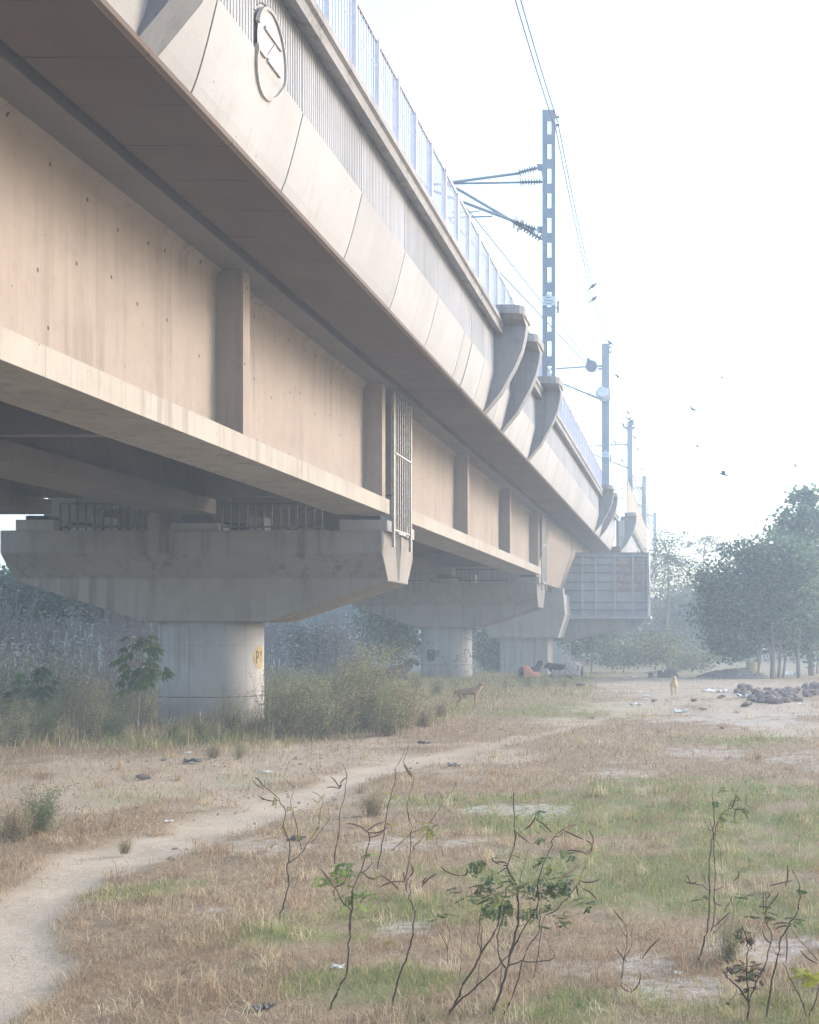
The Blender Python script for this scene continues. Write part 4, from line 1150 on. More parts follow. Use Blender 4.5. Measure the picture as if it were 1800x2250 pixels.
for kd, px_, py_, sc_ in ((0, 30, 1640, .6), (3, 90, 1630, .7), (0, 200, 1625, .7), (3, 250, 1630, .6), (3, 380, 1625, .3), (0, 430, 1620, .35), (2, 470, 1632, .35), (0, 500, 1618, .62), (2, 410, 1640, .3), (3, 60, 1600, 1.0), (0, 120, 1590, 1.1), (2, 190, 1585, 1.0), (0, 0, 1590, 1.2), (3, -60, 1610, 1.0), (2, 260, 1590, .9), (0, 310, 1600, .7), (3, -120, 1640, .8)):
    put_weed(kd, px_, py_, sc_, 'scrubby weed in the strip before and left of the near pier', LG)
MG = 'low weeds by the second and third piers'
for kd, px_, py_, sc_ in ((0, 1000, 1515, .7), (2, 1060, 1512, .8), (0, 1110, 1512, .6), (0, 1160, 1510, .7), (2, 1200, 1508, .6), (2, 1240, 1508, .6), (0, 960, 1530, 1.0), (3, 910, 1525, 1.1), (0, 870, 1535, 1.1), (2, 1020, 1535, .5)):
    put_weed(kd, px_, py_, sc_ * .5, 'low grey green weed before the second and third piers', MG)
put_weed(3, 85, 1835, .42, 'green feathery weed beside the path at the far left', None)
put_weed(2, 30, 1850, .35, 'browning weed tuft left of the green feathery weed by the path', None)
put_weed(2, 275, 1875, .13, 'small straw tuft at the edge of the path', None)
put_weed(2, 470, 1668, .24, 'small grey weed on the dirt in front of the near pier', None)
put_weed(0, 525, 1668, .18, 'low green weed on the dirt, right of a small grey one', None)
put_weed(2, 820, 1790, .3, 'tan reedy tuft behind the saplings, beside the pale dirt', None)
put_weed(0, 1600, 2110, .2, 'small dark green weed clump at the foot of the slender right sapling', None)

# broad-leaved (palmate) plants by the near pier
def palmate(base, h, fans, label, seed):
    r_ = random.Random(seed); x0, y0 = base; z0 = G(x0, y0)
    t = thing('castor_plant', (x0, y0, z0), label, 'plant')
    st = MB(); lf = MB()
    st.tube([(x0, y0, z0 - .05), (x0 + .03, y0, z0 + h * .4), (x0 + .1, y0, z0 + h * .75), (x0 + .16, y0, z0 + h)], [.022, .018, .012, .005], 6)
    st.tube([(x0 + .03, y0, z0 + h * .38), (x0 - .18, y0 + .05, z0 + h * .7)], [.012, .005], 5)
    for i in range(fans):
        u = r_.uniform(.46, 1.03); a = r_.uniform(0, 6.28); L = r_.uniform(.15, .62) * math.sin(math.pi * min(1, (u - .38) / .75)) ** .6
        s_ = Vector((x0 + .12 * u, y0, z0 + h * u)); c_ = s_ + Vector((math.cos(a) * L, math.sin(a) * L * .8, r_.uniform(-.12, .2)))
        st.tube([tuple(s_), tuple((s_ + c_) / 2 + Vector((0, 0, .05))), tuple(c_)], [.006, .005, .004], 4, cap=False)
        out = Vector((math.cos(a), math.sin(a), 0)); sd2 = Vector((-out.y, out.x, 0)); rr = r_.uniform(.16, .30)
        col = np.array(r_.choice([(.07, .14, .05), (.05, .11, .04), (.13, .20, .06)]))
        for k in range(7):
            th = (k - 3) * .52; d = (out * math.cos(th) + sd2 * math.sin(th) + Vector((0, 0, r_.uniform(-1.3, -.35)))).normalized(); LL = rr * (1 - .08 * abs(k - 3)); sw = d.cross(Vector((0, 0, 1))).normalized() * LL * .17
            q1 = c_ + d * LL * .55; q2 = c_ + d * LL + Vector((0, 0, -.05))
            lf.add([tuple(c_), tuple(q1 + sw), tuple(q2), tuple(q1 - sw)], np.array([(0, 1, 2, 3)]), col)
    lf.build('leaves', m_leaf, t); st.build('stem', m_bark, t)
x_, y_, _ = P(302, 1612, 27.0); palmate((x_, y_), 2.05, 64, 'broad leaved dark green plant close to the left of the near pier', 3)
x_, y_, _ = P(62, 1600, 28.0); palmate((x_, y_), 1.35, 24, 'broad leaved green plant at the far left in the scrub', 5)

# ------------------------------------------------------------------ FOREGROUND SAPLINGS (thin stems, dry curved pods, few leaflets)
def sapling(label, D, stems, pods, leaves, base, name='sapling', rad=.006, leafsz=.045, pal=((.09, .14, .04), (.13, .17, .05), (.06, .10, .035)), per=10, spread=.05):
    bx, by, _ = P(base[0], base[1], D)
    t = thing(name, (bx, by, G(bx, by)), label, 'sapling')
    r_ = random.Random(len(label) * 7 + int(base[0]))
    zc = {}
    def pt(px_, py_):
        # depth wanders with height so that the plant is round, not flat
        k_ = (round(px_ / 12), round(py_ / 12))
        if k_ not in zc: zc[k_] = r_.uniform(-1, 1) * .16 * min(1, max(0, (base[1] - py_) / 250))
        d = zc[k_]; x, y, z = P(px_, py_, D); return (x, y + d, z + (d * 0))
    b = MB()
    for s_ in stems:
        r0 = .72 * (s_[0] if isinstance(s_[0], (int, float)) else rad); pts = s_[1:] if isinstance(s_[0], (int, float)) else s_
        P3 = [pt(*q) for q in pts]
        fine = []
        for a, c_ in zip(P3[:-1], P3[1:]):
            for k in range(3):
                v = Vector(a).lerp(Vector(c_), k / 3)
                if k: v += Vector((r_.uniform(-1, 1), r_.uniform(-1, 1), r_.uniform(-1, 1))) * .007
                fine.append(tuple(v))
        fine.append(P3[-1])
        m = len(fine); b.tube(fine, [r0 * (1 - .6 * i / (m - 1)) for i in range(m)], 6)
    b.build('stem', m_twig, t)
    if pods:
        for (x0, y0, x1, y1, bend) in pods:
            b = MB(); A = Vector(pt(x0, y0)); B = Vector(pt(x1, y1)); n_ = Vector((-(B - A).z, 0, (B - A).x)) * bend
            pts = [A.lerp(B, u) + n_ * 4 * u * (1 - u) for u in np.linspace(0, 1, 9)]
            b.tube([tuple(q) for q in pts], [.002, .0034, .0042, .0046, .0047, .0046, .0042, .0034, .0015], 6)
            b.build('seed_pod', m_pod, t)
    if leaves:
        for (px_, py_, rp, n_) in leaves:
            b = MB(); A = np.array(pt(px_, py_)); s_ = rp * D / F_PX
            for k in range(max(2, int(n_ * .72))):
                c0 = A + rng.normal(0, 1, 3) * s_ * np.array([.6, .6, .5]); ax = rng.normal(0, 1, 3); ax[2] = -abs(ax[2]) * .6; ax /= np.linalg.norm(ax)
                sd3 = np.cross(ax, (0, 0, 1.0)); sd3 /= np.linalg.norm(sd3) + 1e-6
                col = np.array(pal[r_.randrange(len(pal))]) * r_.uniform(.9, 1.5) * np.array([1.05, 1.0, 1.15])
                for j in range(4):
                    for sg_ in (-1, 1):
                        c1 = c0 + ax * leafsz * .42 * j; d = sd3 * sg_ + ax * .5 + np.array([0, 0, -.35]); d /= np.linalg.norm(d); L = leafsz * .78 * r_.uniform(.6, 1.15); nn = np.cross(d, ax); nn /= np.linalg.norm(nn) + 1e-6; ww = np.cross(nn, d) * L * .26
                        V = [c1, c1 + d * L * .35 + ww, c1 + d * L * .75 + ww * .9, c1 + d * L, c1 + d * L * .75 - ww * .9, c1 + d * L * .35 - ww]
                        b.add([tuple(q) for q in V], [(0, 1, 2, 3, 4, 5)], col)
            b.build('leaf_spray', m_leaf, t)
    return t
def A1(x, y): return (550 + x / 3.655, 1660 + y / 3.655)
def A2(x, y): return (930 + x / 4.012, 1720 + y / 4.012)
def A3(x, y): return (1440 + x / 3.92, 1700 + y / 3.92)
def conv(f, L): return [([q[0]] if isinstance(q[0], float) else []) + [f(*v) for v in (q[1:] if isinstance(q[0], float) else q)] for q in L]
def convp(f, L): return [(*f(a, b_), *f(c_, d_), e_) for a, b_, c_, d_, e_ in L]
def convl(f, L): return [(*f(a, b_), r_, n_) for a, b_, r_, n_ in L]
YEL = ((.24, .24, .05), (.17, .20, .05), (.30, .25, .06))
sapling('slim sapling with yellowing leaflets, leftmost of the foreground saplings', 9.4,
        conv(A1, [[.009, (235, 1310), (270, 1190), (300, 1050), (312, 920), (318, 800), (310, 700), (290, 560), (265, 460), (190, 360), (110, 250), (60, 170)], [.006, (318, 860), (400, 790), (460, 720), (510, 600), (540, 480), (550, 360), (510, 290)], [.005, (405, 760), (375, 640), (345, 520), (335, 400), (315, 260), (295, 170), (262, 60)],
                  [.004, (480, 700), (560, 640), (620, 520), (670, 410), (690, 300)], [.003, (300, 760), (240, 700)], [.003, (300, 640), (240, 590), (190, 540)], [.003, (318, 770), (355, 720)]]),
        convp(A1, [(190, 380, 30, 330, .12), (690, 280, 640, 170, -.1), (690, 280, 610, 260, -.12), (690, 280, 745, 190, .18), (700, 275, 780, 220, .1), (60, 170, 120, 240, .1), (55, 190, 110, 270, -.1)]),
        convl(A1, [(160, 410, 6, 2), (245, 535, 9, 4), (145, 640, 9, 3), (430, 620, 12, 6), (480, 620, 9, 4), (205, 690, 8, 3), (210, 345, 6, 2), (530, 340, 7, 3), (590, 330, 5, 2), (520, 470, 8, 4), (430, 395, 6, 2), (310, 400, 6, 2), (360, 985, 7, 2)]), A1(235, 1310), pal=YEL, leafsz=.03)
sapling('single bare dark stem behind the slim yellowing sapling', 11.2, conv(A1, [[.008, (680, 870), (690, 740), (715, 600), (735, 460), (755, 300), (765, 150), (766, 50)]]), [], [], A1(680, 870), 'dry_sapling')
sapling('leaning bare stem with a drooping tip, behind the forked sapling', 10.2, conv(A1, [[.008, (1020, 910), (1050, 720), (1070, 600), (1110, 400), (1150, 240), (1190, 100), (1215, -40)], [.003, (1110, 400), (1160, 370)], [.003, (1215, -40), (1190, -70)], [.003, (1150, 330), (1200, 260)]]),
        [], convl(A1, [(1080, 545, 6, 2), (1150, 300, 8, 2)]), A1(1020, 910), 'dry_sapling', pal=YEL)
sapling('forked sapling with green leaflets and curved brown pods, lower middle left', 7.15,
        conv(A1, [[.010, (620, 2100), (650, 1990), (720, 1870), (780, 1730), (800, 1560), (798, 1410), (770, 1290), (745, 1165), (710, 1050)], [.009, (800, 1400), (825, 1230), (860, 1060), (880, 940), (900, 830), (940, 690), (960, 580)], [.005, (885, 950), (950, 890), (990, 820)]]),
        convp(A1, [(690, 1040, 550, 920, -.05), (900, 945, 1030, 985, -.18), (960, 600, 820, 520, -.15), (960, 600, 1060, 540, .1), (965, 600, 1150, 545, -.12), (970, 650, 1060, 620, -.1), (700, 1110, 655, 1070, .3), (690, 1040, 780, 990, -.15)]),
        convl(A1, [(800, 870, 16, 16), (740, 950, 14, 11), (620, 1010, 12, 7), (800, 1130, 17, 14), (890, 1150, 10, 6), (1010, 1060, 9, 5), (1055, 1135, 7, 2), (940, 800, 7, 3), (860, 980, 9, 4), (630, 960, 7, 3)]), A1(620, 2100), leafsz=.038, pal=((.13, .21, .05), (.18, .26, .07), (.10, .17, .05)))
sapling('tall thin sapling with a star of dark pods, right of the forked sapling', 7.1,
        conv(A1, [[.010, (1120, 2100), (1165, 1900), (1220, 1700), (1290, 1520), (1330, 1370), (1335, 1240), (1315, 1110), (1280, 1020)], [.005, (1255, 1000), (1265, 800), (1265, 600), (1270, 400), (1272, 200), (1275, 30), (1290, -90)], [.004, (1270, 780), (1350, 700), (1430, 620), (1480, 560)], [.003, (1265, 700), (1240, 620), (1215, 560)]]),
        convp(A1, [(1250, 1000, 1085, 1020, -.12), (1255, 990, 1180, 980, -.25), (1300, 1060, 1290, 965, .2), (1320, 830, 1285, 965, .22), (1330, 1100, 1470, 975, .06), (1280, 50, 1330, 165, 0), (1340, 1090, 1430, 970, .08), (1100, 920, 1240, 1050, .05)]),
        convl(A1, [(1450, 570, 9, 6), (1175, 1460, 7, 2), (1440, 540, 6, 3), (1100, 920, 5, 2)]), A1(1120, 2100), pal=YEL, leafsz=.035)
sapling('large many-stemmed leafy sapling bush with pods, centre foreground', 7.05,
        conv(A2, [[.012, (200, 2090), (270, 1980), (330, 1830), (420, 1680), (500, 1520), (590, 1390), (660, 1260), (700, 1100), (720, 950)], [.009, (270, 1980), (400, 1860), (540, 1740), (680, 1600), (760, 1530)],
                  [.012, (590, 2050), (680, 1850), (735, 1650), (770, 1480), (820, 1280), (815, 1100), (800, 900), (775, 700), (800, 500), (830, 400), (820, 300), (800, 90)], [.008, (700, 2080), (790, 1880), (860, 1640), (910, 1480), (1010, 1330), (1040, 1200), (1060, 1060)],
                  [.007, (730, 1640), (680, 1500), (650, 1350), (670, 1240), (700, 1100), (640, 950)], [.007, (760, 1540), (860, 1330), (960, 1180), (1010, 1080), (1010, 900), (1060, 740), (1110, 600), (1160, 470), (1220, 440), (1340, 400)],
                  [.006, (740, 1620), (860, 1580), (1020, 1560), (1150, 1540), (1170, 1480), (1060, 1370)], [.005, (500, 1520), (470, 1380), (480, 1200), (520, 1000)], [.005, (515, 1480), (520, 1300), (515, 1180)],
                  [.005, (1070, 1200), (1160, 1120), (1280, 1000), (1380, 860), (1430, 740), (1460, 600)], [.004, (1380, 880), (1400, 860)], [.004, (820, 1300), (900, 1260)], [.005, (980, 1700), (1010, 1540), (1045, 1300), (1070, 1160)], [.004, (460, 1830), (480, 1640), (500, 1540)],
                  [.004, (815, 1100), (860, 900), (910, 700), (925, 600)], [.004, (775, 700), (600, 830), (560, 740)], [.003, (820, 300), (880, 270), (910, 240)], [.004, (680, 1800), (690, 1600), (640, 1400)]]),
        convp(A2, [(165, 730, 300, 860, -.12), (300, 860, 395, 740, -.18), (870, 440, 1000, 280, -.08), (830, 400, 915, 560, 0), (990, 320, 1150, 420, .06), (1180, 450, 1340, 400, .1), (1220, 450, 1420, 490, 0), (1450, 430, 1465, 590, .3), (1200, 810, 1350, 750, -.12), (1370, 880, 1550, 870, -.12), (1390, 980, 1520, 1080, .1),
                   (600, 660, 675, 720, -.1), (660, 680, 770, 690, .1), (690, 750, 770, 700, 0), (1440, 500, 1480, 600, .4), (545, 640, 555, 740, .05), (820, 600, 825, 700, .1), (1330, 940, 1350, 1060, 0), (1460, 600, 1260, 605, -.1)]),
        convl(A2, [(560, 750, 18, 14), (640, 820, 22, 20), (590, 950, 22, 18), (690, 920, 22, 18), (820, 850, 20, 16), (900, 930, 20, 15), (600, 1080, 20, 14), (540, 1120, 14, 8), (760, 1040, 20, 14), (970, 980, 18, 14), (1060, 890, 18, 12), (1150, 920, 22, 18), (1230, 860, 22, 18), (1210, 960, 22, 16), (1300, 860, 14, 8),
                   (1050, 600, 14, 7), (1120, 700, 16, 8), (1020, 530, 10, 5), (1250, 640, 12, 5), (1200, 1160, 16, 10), (1240, 1200, 12, 8), (1060, 1130, 12, 6), (1060, 1240, 9, 4), (880, 1200, 20, 8), (960, 1190, 12, 5), (1000, 250, 9, 5), (1040, 260, 8, 4), (400, 730, 9, 5), (380, 1040, 12, 7), (240, 1140, 10, 4), (100, 1190, 12, 5), (1420, 1000, 12, 7), (1490, 1040, 12, 6), (1330, 590, 8, 3), (1060, 390, 7, 3), (290, 960, 10, 4), (700, 1200, 14, 5)]),
        A2(590, 2050), leafsz=.036, pal=((.10, .15, .055), (.14, .19, .07), (.08, .12, .06), (.20, .23, .08)))
sapling('thin sprig with two green leaflets left of the large bush', 8.3, [[.004, (860, 1870), (905, 1830), (940, 1815), (985, 1745), (1000, 1722)], [.003, (985, 1780), (995, 1790)]], [], [(950, 1818, 9, 6), (945, 1830, 7, 3)], (860, 1870), 'dry_sapling', leafsz=.035)
sapling('short leafless forked twigs, left of the large bush', 7.6, [[.004, (985, 2120), (980, 2080), (960, 2030), (945, 1990)], [.003, (1010, 2150), (1015, 2060), (1030, 2020)], [.003, (985, 2090), (990, 2040), (970, 1990)]], [], [], (985, 2120), 'dry_sapling')
sapling('small reddish twigs with thick dry pods, between the big bush and right saplings', 7.3,
        [[.005, (1365, 2150), (1375, 2090), (1378, 2050), (1372, 2020)], [.004, (1370, 2100), (1390, 2070), (1392, 2030)], [.006, (1385, 2260), (1388, 2180)], [.004, (1388, 2180), (1360, 2150)], [.004, (1376, 2060), (1355, 2040)]],
        [(1350, 1995, 1372, 2022, 0), (1355, 2075, 1380, 2110, -.05), (1410, 2115, 1452, 2072, .06), (1388, 2175, 1408, 2130, -.15), (1365, 2155, 1390, 2175, -.15), (1455, 2250, 1460, 2215, .1)], [], (1385, 2260), 'pod_twigs')
sapling('slender tall sapling with few leaves, standing in front of the bright green patch', 8.2,
        conv(A3, [[.010, (340, 1680), (400, 1530), (450, 1340), (465, 1150), (470, 980), (465, 800), (485, 600), (500, 520), (505, 380), (500, 280), (490, 200)], [.006, (480, 1340), (520, 1180), (510, 1000), (515, 800), (505, 600), (500, 520), (540, 400), (600, 340), (660, 310)],
                  [.004, (500, 500), (455, 440), (415, 380)], [.004, (495, 470), (455, 360)], [.004, (500, 1380), (600, 1260), (670, 1190)], [.004, (600, 1210), (655, 1070), (680, 1180), (660, 1320)], [.003, (520, 550), (560, 640), (575, 800), (565, 960)], [.004, (480, 1000), (400, 965), (300, 935), (240, 920)], [.003, (440, 960), (390, 850)], [.003, (655, 1070), (650, 990)]]),
        convp(A3, [(410, 970, 240, 920, .02), (300, 935, 265, 860, -.1), (300, 935, 355, 905, -.1), (505, 990, 600, 995, -.08), (500, 1100, 590, 1160, -.15), (710, 810, 680, 940, .15), (660, 310, 690, 170, 0), (680, 310, 760, 270, -.1), (745, 305, 800, 410, .1), (720, 310, 690, 410, -.1), (775, 230, 785, 200, 0), (500, 1320, 650, 1190, 0)]),
        convl(A3, [(720, 220, 10, 9), (760, 250, 9, 6), (570, 360, 10, 8), (620, 410, 7, 4), (510, 215, 6, 3), (615, 155, 7, 2), (380, 1080, 9, 4), (415, 1050, 6, 2), (740, 1040, 7, 3), (695, 1020, 5, 2), (635, 360, 6, 2)]), A3(340, 1680), leafsz=.034)
sapling('dark leafy low sapling with upright pods, bottom right foreground', 6.9,
        conv(A3, [[.011, (800, 2230), (795, 2100), (800, 1950), (720, 1830), (640, 1740), (580, 1690)], [.008, (800, 1960), (790, 1800), (785, 1650), (800, 1480), (770, 1380)], [.007, (810, 1950), (870, 1800), (930, 1640), (1000, 1500), (1015, 1430), (960, 1300), (965, 1180), (940, 1000)], [.004, (820, 1560), (835, 1400), (800, 1280)], [.004, (700, 1850), (640, 1940)]]),
        convp(A3, [(1080, 1060, 980, 1170, .05), (930, 1370, 1000, 1445, -.2), (790, 1620, 920, 1610, -.08), (960, 1000, 970, 1120, .2), (925, 1000, 920, 1120, 0), (750, 1330, 790, 1400, 0), (1030, 1350, 1160, 1280, .1)]),
        convl(A3, [(700, 1650, 14, 9), (800, 1680, 20, 14), (850, 1740, 16, 10), (740, 1760, 16, 9), (830, 1830, 14, 8), (780, 1380, 14, 8), (720, 1380, 12, 6), (850, 1340, 9, 4), (940, 1130, 9, 6), (930, 1190, 10, 6), (820, 1210, 9, 4), (870, 1010, 6, 2), (590, 1690, 8, 4), (620, 1960, 9, 4), (660, 1640, 9, 5), (1215, 1210, 4, 1), (900, 1680, 12, 6)]),
        A3(800, 2230), leafsz=.034, pal=((.07, .085, .04), (.09, .11, .05), (.13, .09, .06)))
sapling('straight dark stem with hanging pods, right of the dark low sapling', 7.0,
        conv(A3, [[.009, (945, 2180), (980, 1950), (1020, 1700), (1045, 1520), (1080, 1400), (1140, 1300), (1200, 1160), (1235, 1020), (1220, 900), (1180, 840)], [.004, (1045, 1560), (1100, 1520)]]),
        convp(A3, [(985, 978, 1200, 965, 0), (1150, 825, 1135, 1010, .06), (1135, 1390, 1115, 1610, .06), (1040, 1330, 1160, 1270, .12)]), convl(A3, [(1250, 1210, 9, 4), (1255, 1030, 5, 1)]), A3(945, 2180))
sapling('right edge sapling with one broad yellow green leaf cluster', 6.95,
        conv(A3, [[.008, (1310, 2230), (1310, 2100), (1250, 1930), (1190, 1800), (1110, 1660)], [.007, (1315, 2110), (1370, 1980), (1410, 1850), (1440, 1700)], [.004, (1390, 1590), (1300, 1500), (1180, 1370)], [.004, (1440, 1640), (1390, 1590)]]),
        convp(A3, [(1255, 1540, 1390, 1610, -.1)]), convl(A3, [(1290, 1740, 12, 9), (1330, 1720, 10, 7), (1250, 1760, 8, 4), (1400, 1740, 9, 6), (1210, 1640, 6, 2)]), A3(1310, 2230), pal=((.28, .30, .05), (.34, .34, .07)), leafsz=.05)
sapling('small pale twig standing at the lower left of the field', 7.9, [[.004, (380, 2180), (400, 2140), (425, 2110)], [.003, (400, 2140), (430, 2125)]], [], [(428, 2112, 6, 4)], (380, 2180), 'dry_sapling', leafsz=.02)

# ------------------------------------------------------------------ ANIMALS
def skinned(name, verts, edges, radii, parent, mat, root=0, sub=2, rot=0, off=(0, 0, 0), sc=1.0):
    me = bpy.data.meshes.new(name)
    me.from_pydata([tuple(Vector(v) * sc) for v in verts], edges, [])
    o = bpy.data.objects.new(name, me); COL.objects.link(o)
    sk = o.modifiers.new('skin', 'SKIN'); sk.use_smooth_shade = True
    for i, v in enumerate(me.skin_vertices[0].data):
        r_ = radii[i]; v.radius = (r_[0] * sc, r_[1] * sc) if isinstance(r_, tuple) else (r_ * sc, r_ * sc); v.use_root = (i == root)
    sb = o.modifiers.new('sub', 'SUBSURF'); sb.levels = sub; sb.render_levels = sub
    dg = bpy.context.evaluated_depsgraph_get()
    m2_ = bpy.data.meshes.new_from_object(o.evaluated_get(dg)); o.modifiers.clear(); o.data = m2_; m2_.name = name
    m2_.materials.clear(); m2_.materials.append(mat)
    for p_ in m2_.polygons: p_.use_smooth = True
    o.parent = parent; return o
def fur(name, c1, c2): return plain(name, c1, .85, 0, 0, 6, c2, True)
def dog(loc, rz, label, mat, front, turn=0.0, dark=m_black):
    """dog stands along +x (head at +x); turn = head yaw towards -y"""
    t = thing('dog', loc, label, 'dog', None); t.rotation_euler = (0, 0, rz)
    V = []; E = []; R = []
    def a(p, r, prev=None):
        V.append(p); R.append(r); i = len(V) - 1
        if prev is not None: E.append((prev, i))
        return i
    pel = a((-.23, 0, .46), (.10, .10)); mid = a((-.05, 0, .445), (.095, .095), pel); ch = a((.14, 0, .435), (.105, .13), mid); wi = a((.24, 0, .48), (.09, .105), ch)
    nk = a((.30, 0, .56), (.075, .08), wi)
    hx, hy = math.cos(turn), -math.sin(turn)
    hd = a((.35, 0 , .645), (.075, .072), nk)
    mz = a((.35 + hx * .085, hy * .085, .64), (.045, .043), hd); ns = a((.35 + hx * .15, hy * .15, .625), (.030, .028), mz)
    tl = a((-.33, 0, .47), .028, pel); tl2 = a((-.40, 0, .37), .018, tl); a((-.43, 0, .24), .011, tl2)
    for s_ in (-1, 1):
        f1 = a((.19, s_ * .065, .37), .055, ch); f2 = a((.18, s_ * .07, .22), .036, f1); f3 = a((.19, s_ * .07, .06), .025, f2); a((.215, s_ * .07, .02), .020, f3)
        h1 = a((-.24, s_ * .07, .36), .075, pel); h2 = a((-.20, s_ * .075, .24), .046, h1); h3 = a((-.30, s_ * .075, .15), .028, h2); h4 = a((-.28, s_ * .075, .04), .023, h3); a((-.25, s_ * .075, .015), .018, h4)
    body = skinned('body', V, E, R, t, mat)
    H = Vector((.35, 0, .655)); fx_ = Vector((hx, hy, 0)); sx_ = Vector((-hy, hx, 0))
    for s_ in (-1, 1):
        b = MB(); e0 = H + sx_ * s_ * .052 + Vector((0, 0, .035)); e1 = e0 + sx_ * s_ * .05 + Vector((0, 0, -.005)); e2 = e0 + sx_ * s_ * .055 + fx_ * .03 + Vector((0, 0, -.06))
        b.add([tuple(e0 + fx_ * .025), tuple(e0 - fx_ * .025), tuple(e1 - fx_ * .01), tuple(e2), tuple(e1 + fx_ * .02)] + [tuple(q - sx_ * s_ * .008) for q in (e0 + fx_ * .025, e0 - fx_ * .025, e1 - fx_ * .01, e2, e1 + fx_ * .02)],
              [(0, 1, 2, 3, 4), (9, 8, 7, 6, 5), (0, 5, 6, 1), (1, 6, 7, 2), (2, 7, 8, 3), (3, 8, 9, 4), (4, 9, 5, 0)])
        b.build('ear', mat, t, local=True)
        b = MB(); b.lathe(tuple(H + fx_ * .066 + sx_ * s_ * .030 + Vector((0, 0, .012))), tuple(fx_), [(0, .0), (.004, .008), (.010, .005), (.012, 0)], 7); b.build('eye', dark, t, local=True)
    b = MB(); b.lathe(tuple(H + fx_ * .165 + Vector((0, 0, -.025))), tuple(fx_), [(0, 0), (.004, .014), (.018, .012), (.022, 0)], 8); b.build('nose', dark, t, local=True)
    if front is not None:
        b = MB(); 
    return t
x_, y_, _ = P(1030, 1556, 36.0)
fur_b = NT('brown_dog_fur'); 
sx3 = fur_b.n('ShaderNodeSeparateXYZ'); fur_b.l(fur_b.n('ShaderNodeTexCoord').outputs['Object'], sx3.inputs[0])
fur_b.col(fur_b.mix(fur_b.rng(sx3.outputs[0], .27, .38), fur_b.mix(fur_b.noise(fur_b.pos(obj=True), 8), (.27, .18, .125), (.34, .235, .165)), (.48, .38, .26)))
dog((x_, y_, G(x_, y_)), .12, 'brown short haired dog standing side on with its pale face turned to the camera', fur_b.m, None, 1.2).scale = (1.08, 1.25, 1.08)
x_, y_, _ = P(1481, 1528, 43.0)
dog((x_, y_, G(x_, y_)), -math.pi / 2 + .06, 'pale cream dog standing head on in the middle of the path', fur('cream_fur', (.62, .50, .34), (.52, .41, .27)), None, 0.0)

def cow(loc, rz, label, mat, blanket=None, horns=True, headup=.0, tuck=1.0):
    """lying cow, head at +x"""
    t = thing('resting_cow', loc, label, 'cow', 'cattle resting by the piers'); t.rotation_euler = (0, 0, rz)
    V = []; E = []; R = []
    def tk(x): return x if x < .58 else .58 + (x - .58) * tuck
    def a(p, r, prev=None):
        V.append((tk(p[0]), p[1], p[2])); R.append(r); i = len(V) - 1
        if prev is not None: E.append((prev, i))
        return i
    pel = a((-.62, 0, .36), (.30, .27)); m_ = a((-.15, 0, .36), (.36, .33), pel); ch = a((.35, 0, .38), (.30, .33), m_); wi = a((.58, 0, .55), (.20, .22), ch)
    nk = a((.78, 0, .70 + headup), (.17, .19), wi); hd = a((.95, 0, .80 + headup), (.15, .16), nk); f = a((1.15, -.02, .70 + headup), (.11, .12), hd); a((1.30, -.03, .60 + headup), (.075, .07), f)
    t1 = a((-.9, 0, .38), .05, pel); a((-1.0, .05, .12), .025, t1)
    for s_ in (-1, 1):
        k1 = a((.42, s_ * .22, .20), .11, ch); k2 = a((.68, s_ * .26, .09), .065, k1); a((.45, s_ * .30, .05), .05, k2)
        h1 = a((-.55, s_ * .25, .22), .16, pel); h2 = a((-.25, s_ * .40, .14), .09, h1); a((-.55, s_ * .46, .05), .05, h2)
    skinned('body', V, E, R, t, mat)
    for s_ in (-1, 1):
        b = MB(); z = .86 + headup
        b.add([(tk(x_e), y_e, z_e) for x_e, y_e, z_e in ((.9, s_ * .09, z), (.93, s_ * .27, z - .03), (.88, s_ * .30, z - .09), (.86, s_ * .12, z - .06), (.9, s_ * .09, z - .02), (.93, s_ * .27, z - .05), (.88, s_ * .30, z - .11), (.86, s_ * .12, z - .08))], np.array([(0, 1, 2, 3), (7, 6, 5, 4), (0, 4, 5, 1), (1, 5, 6, 2), (2, 6, 7, 3), (3, 7, 4, 0)]))
        b.build('ear', mat, t, local=True)
        if horns:
            b = MB(); b.tube([(tk(.92), s_ * .07, z + .03), (tk(.88), s_ * .16, z + .10), (tk(.90), s_ * .17, z + .2)], [.03, .022, .008], 6); b.build('horn', m_galv, t, local=True)
    if blanket:
        b = MB(); b.smooth = True; ns, nu = 14, 16; V = []
        for i in range(ns + 1):
            u = i / ns; xx = -.95 + 1.45 * u; ry = .40 + .05 * math.sin(u * 3.1); top = .74 + .05 * math.sin(u * 5)
            for j in range(nu + 1):
                th = math.pi * j / nu; w_ = .015 * math.sin(j * 2.3 + i * 1.1)
                V.append((xx, -math.cos(th) * (ry + w_), max(.08, math.sin(th) ** .7 * top * (.72 + .28 * math.sin(math.pi * min(1, u * 1.3 + .18))) + w_)))
        b.add(V, np.array([(i * (nu + 1) + j, i * (nu + 1) + j + 1, (i + 1) * (nu + 1) + j + 1, (i + 1) * (nu + 1) + j) for i in range(ns) for j in range(nu)]), None, True)
        bo = b.build('blanket', blanket, t, local=True); sl = bo.modifiers.new('thick', 'SOLIDIFY'); sl.thickness = .02
    return t
black_fur = fur('black_fur', (.035, .03, .03), (.06, .05, .05)); grey_fur = fur('dark_hide', (.05, .045, .05), (.10, .09, .09))
x_, y_, _ = P(865, 1500, 54.0); cow((x_, y_, G(x_, y_) + .1), .25, 'dark uncovered cow resting in the grass left of the second pier', grey_fur, headup=.08, tuck=.75)
orange = plain('orange_cloth', (.42, .13, .08), .9, 0, .3, 9, (.40, .24, .19), True)
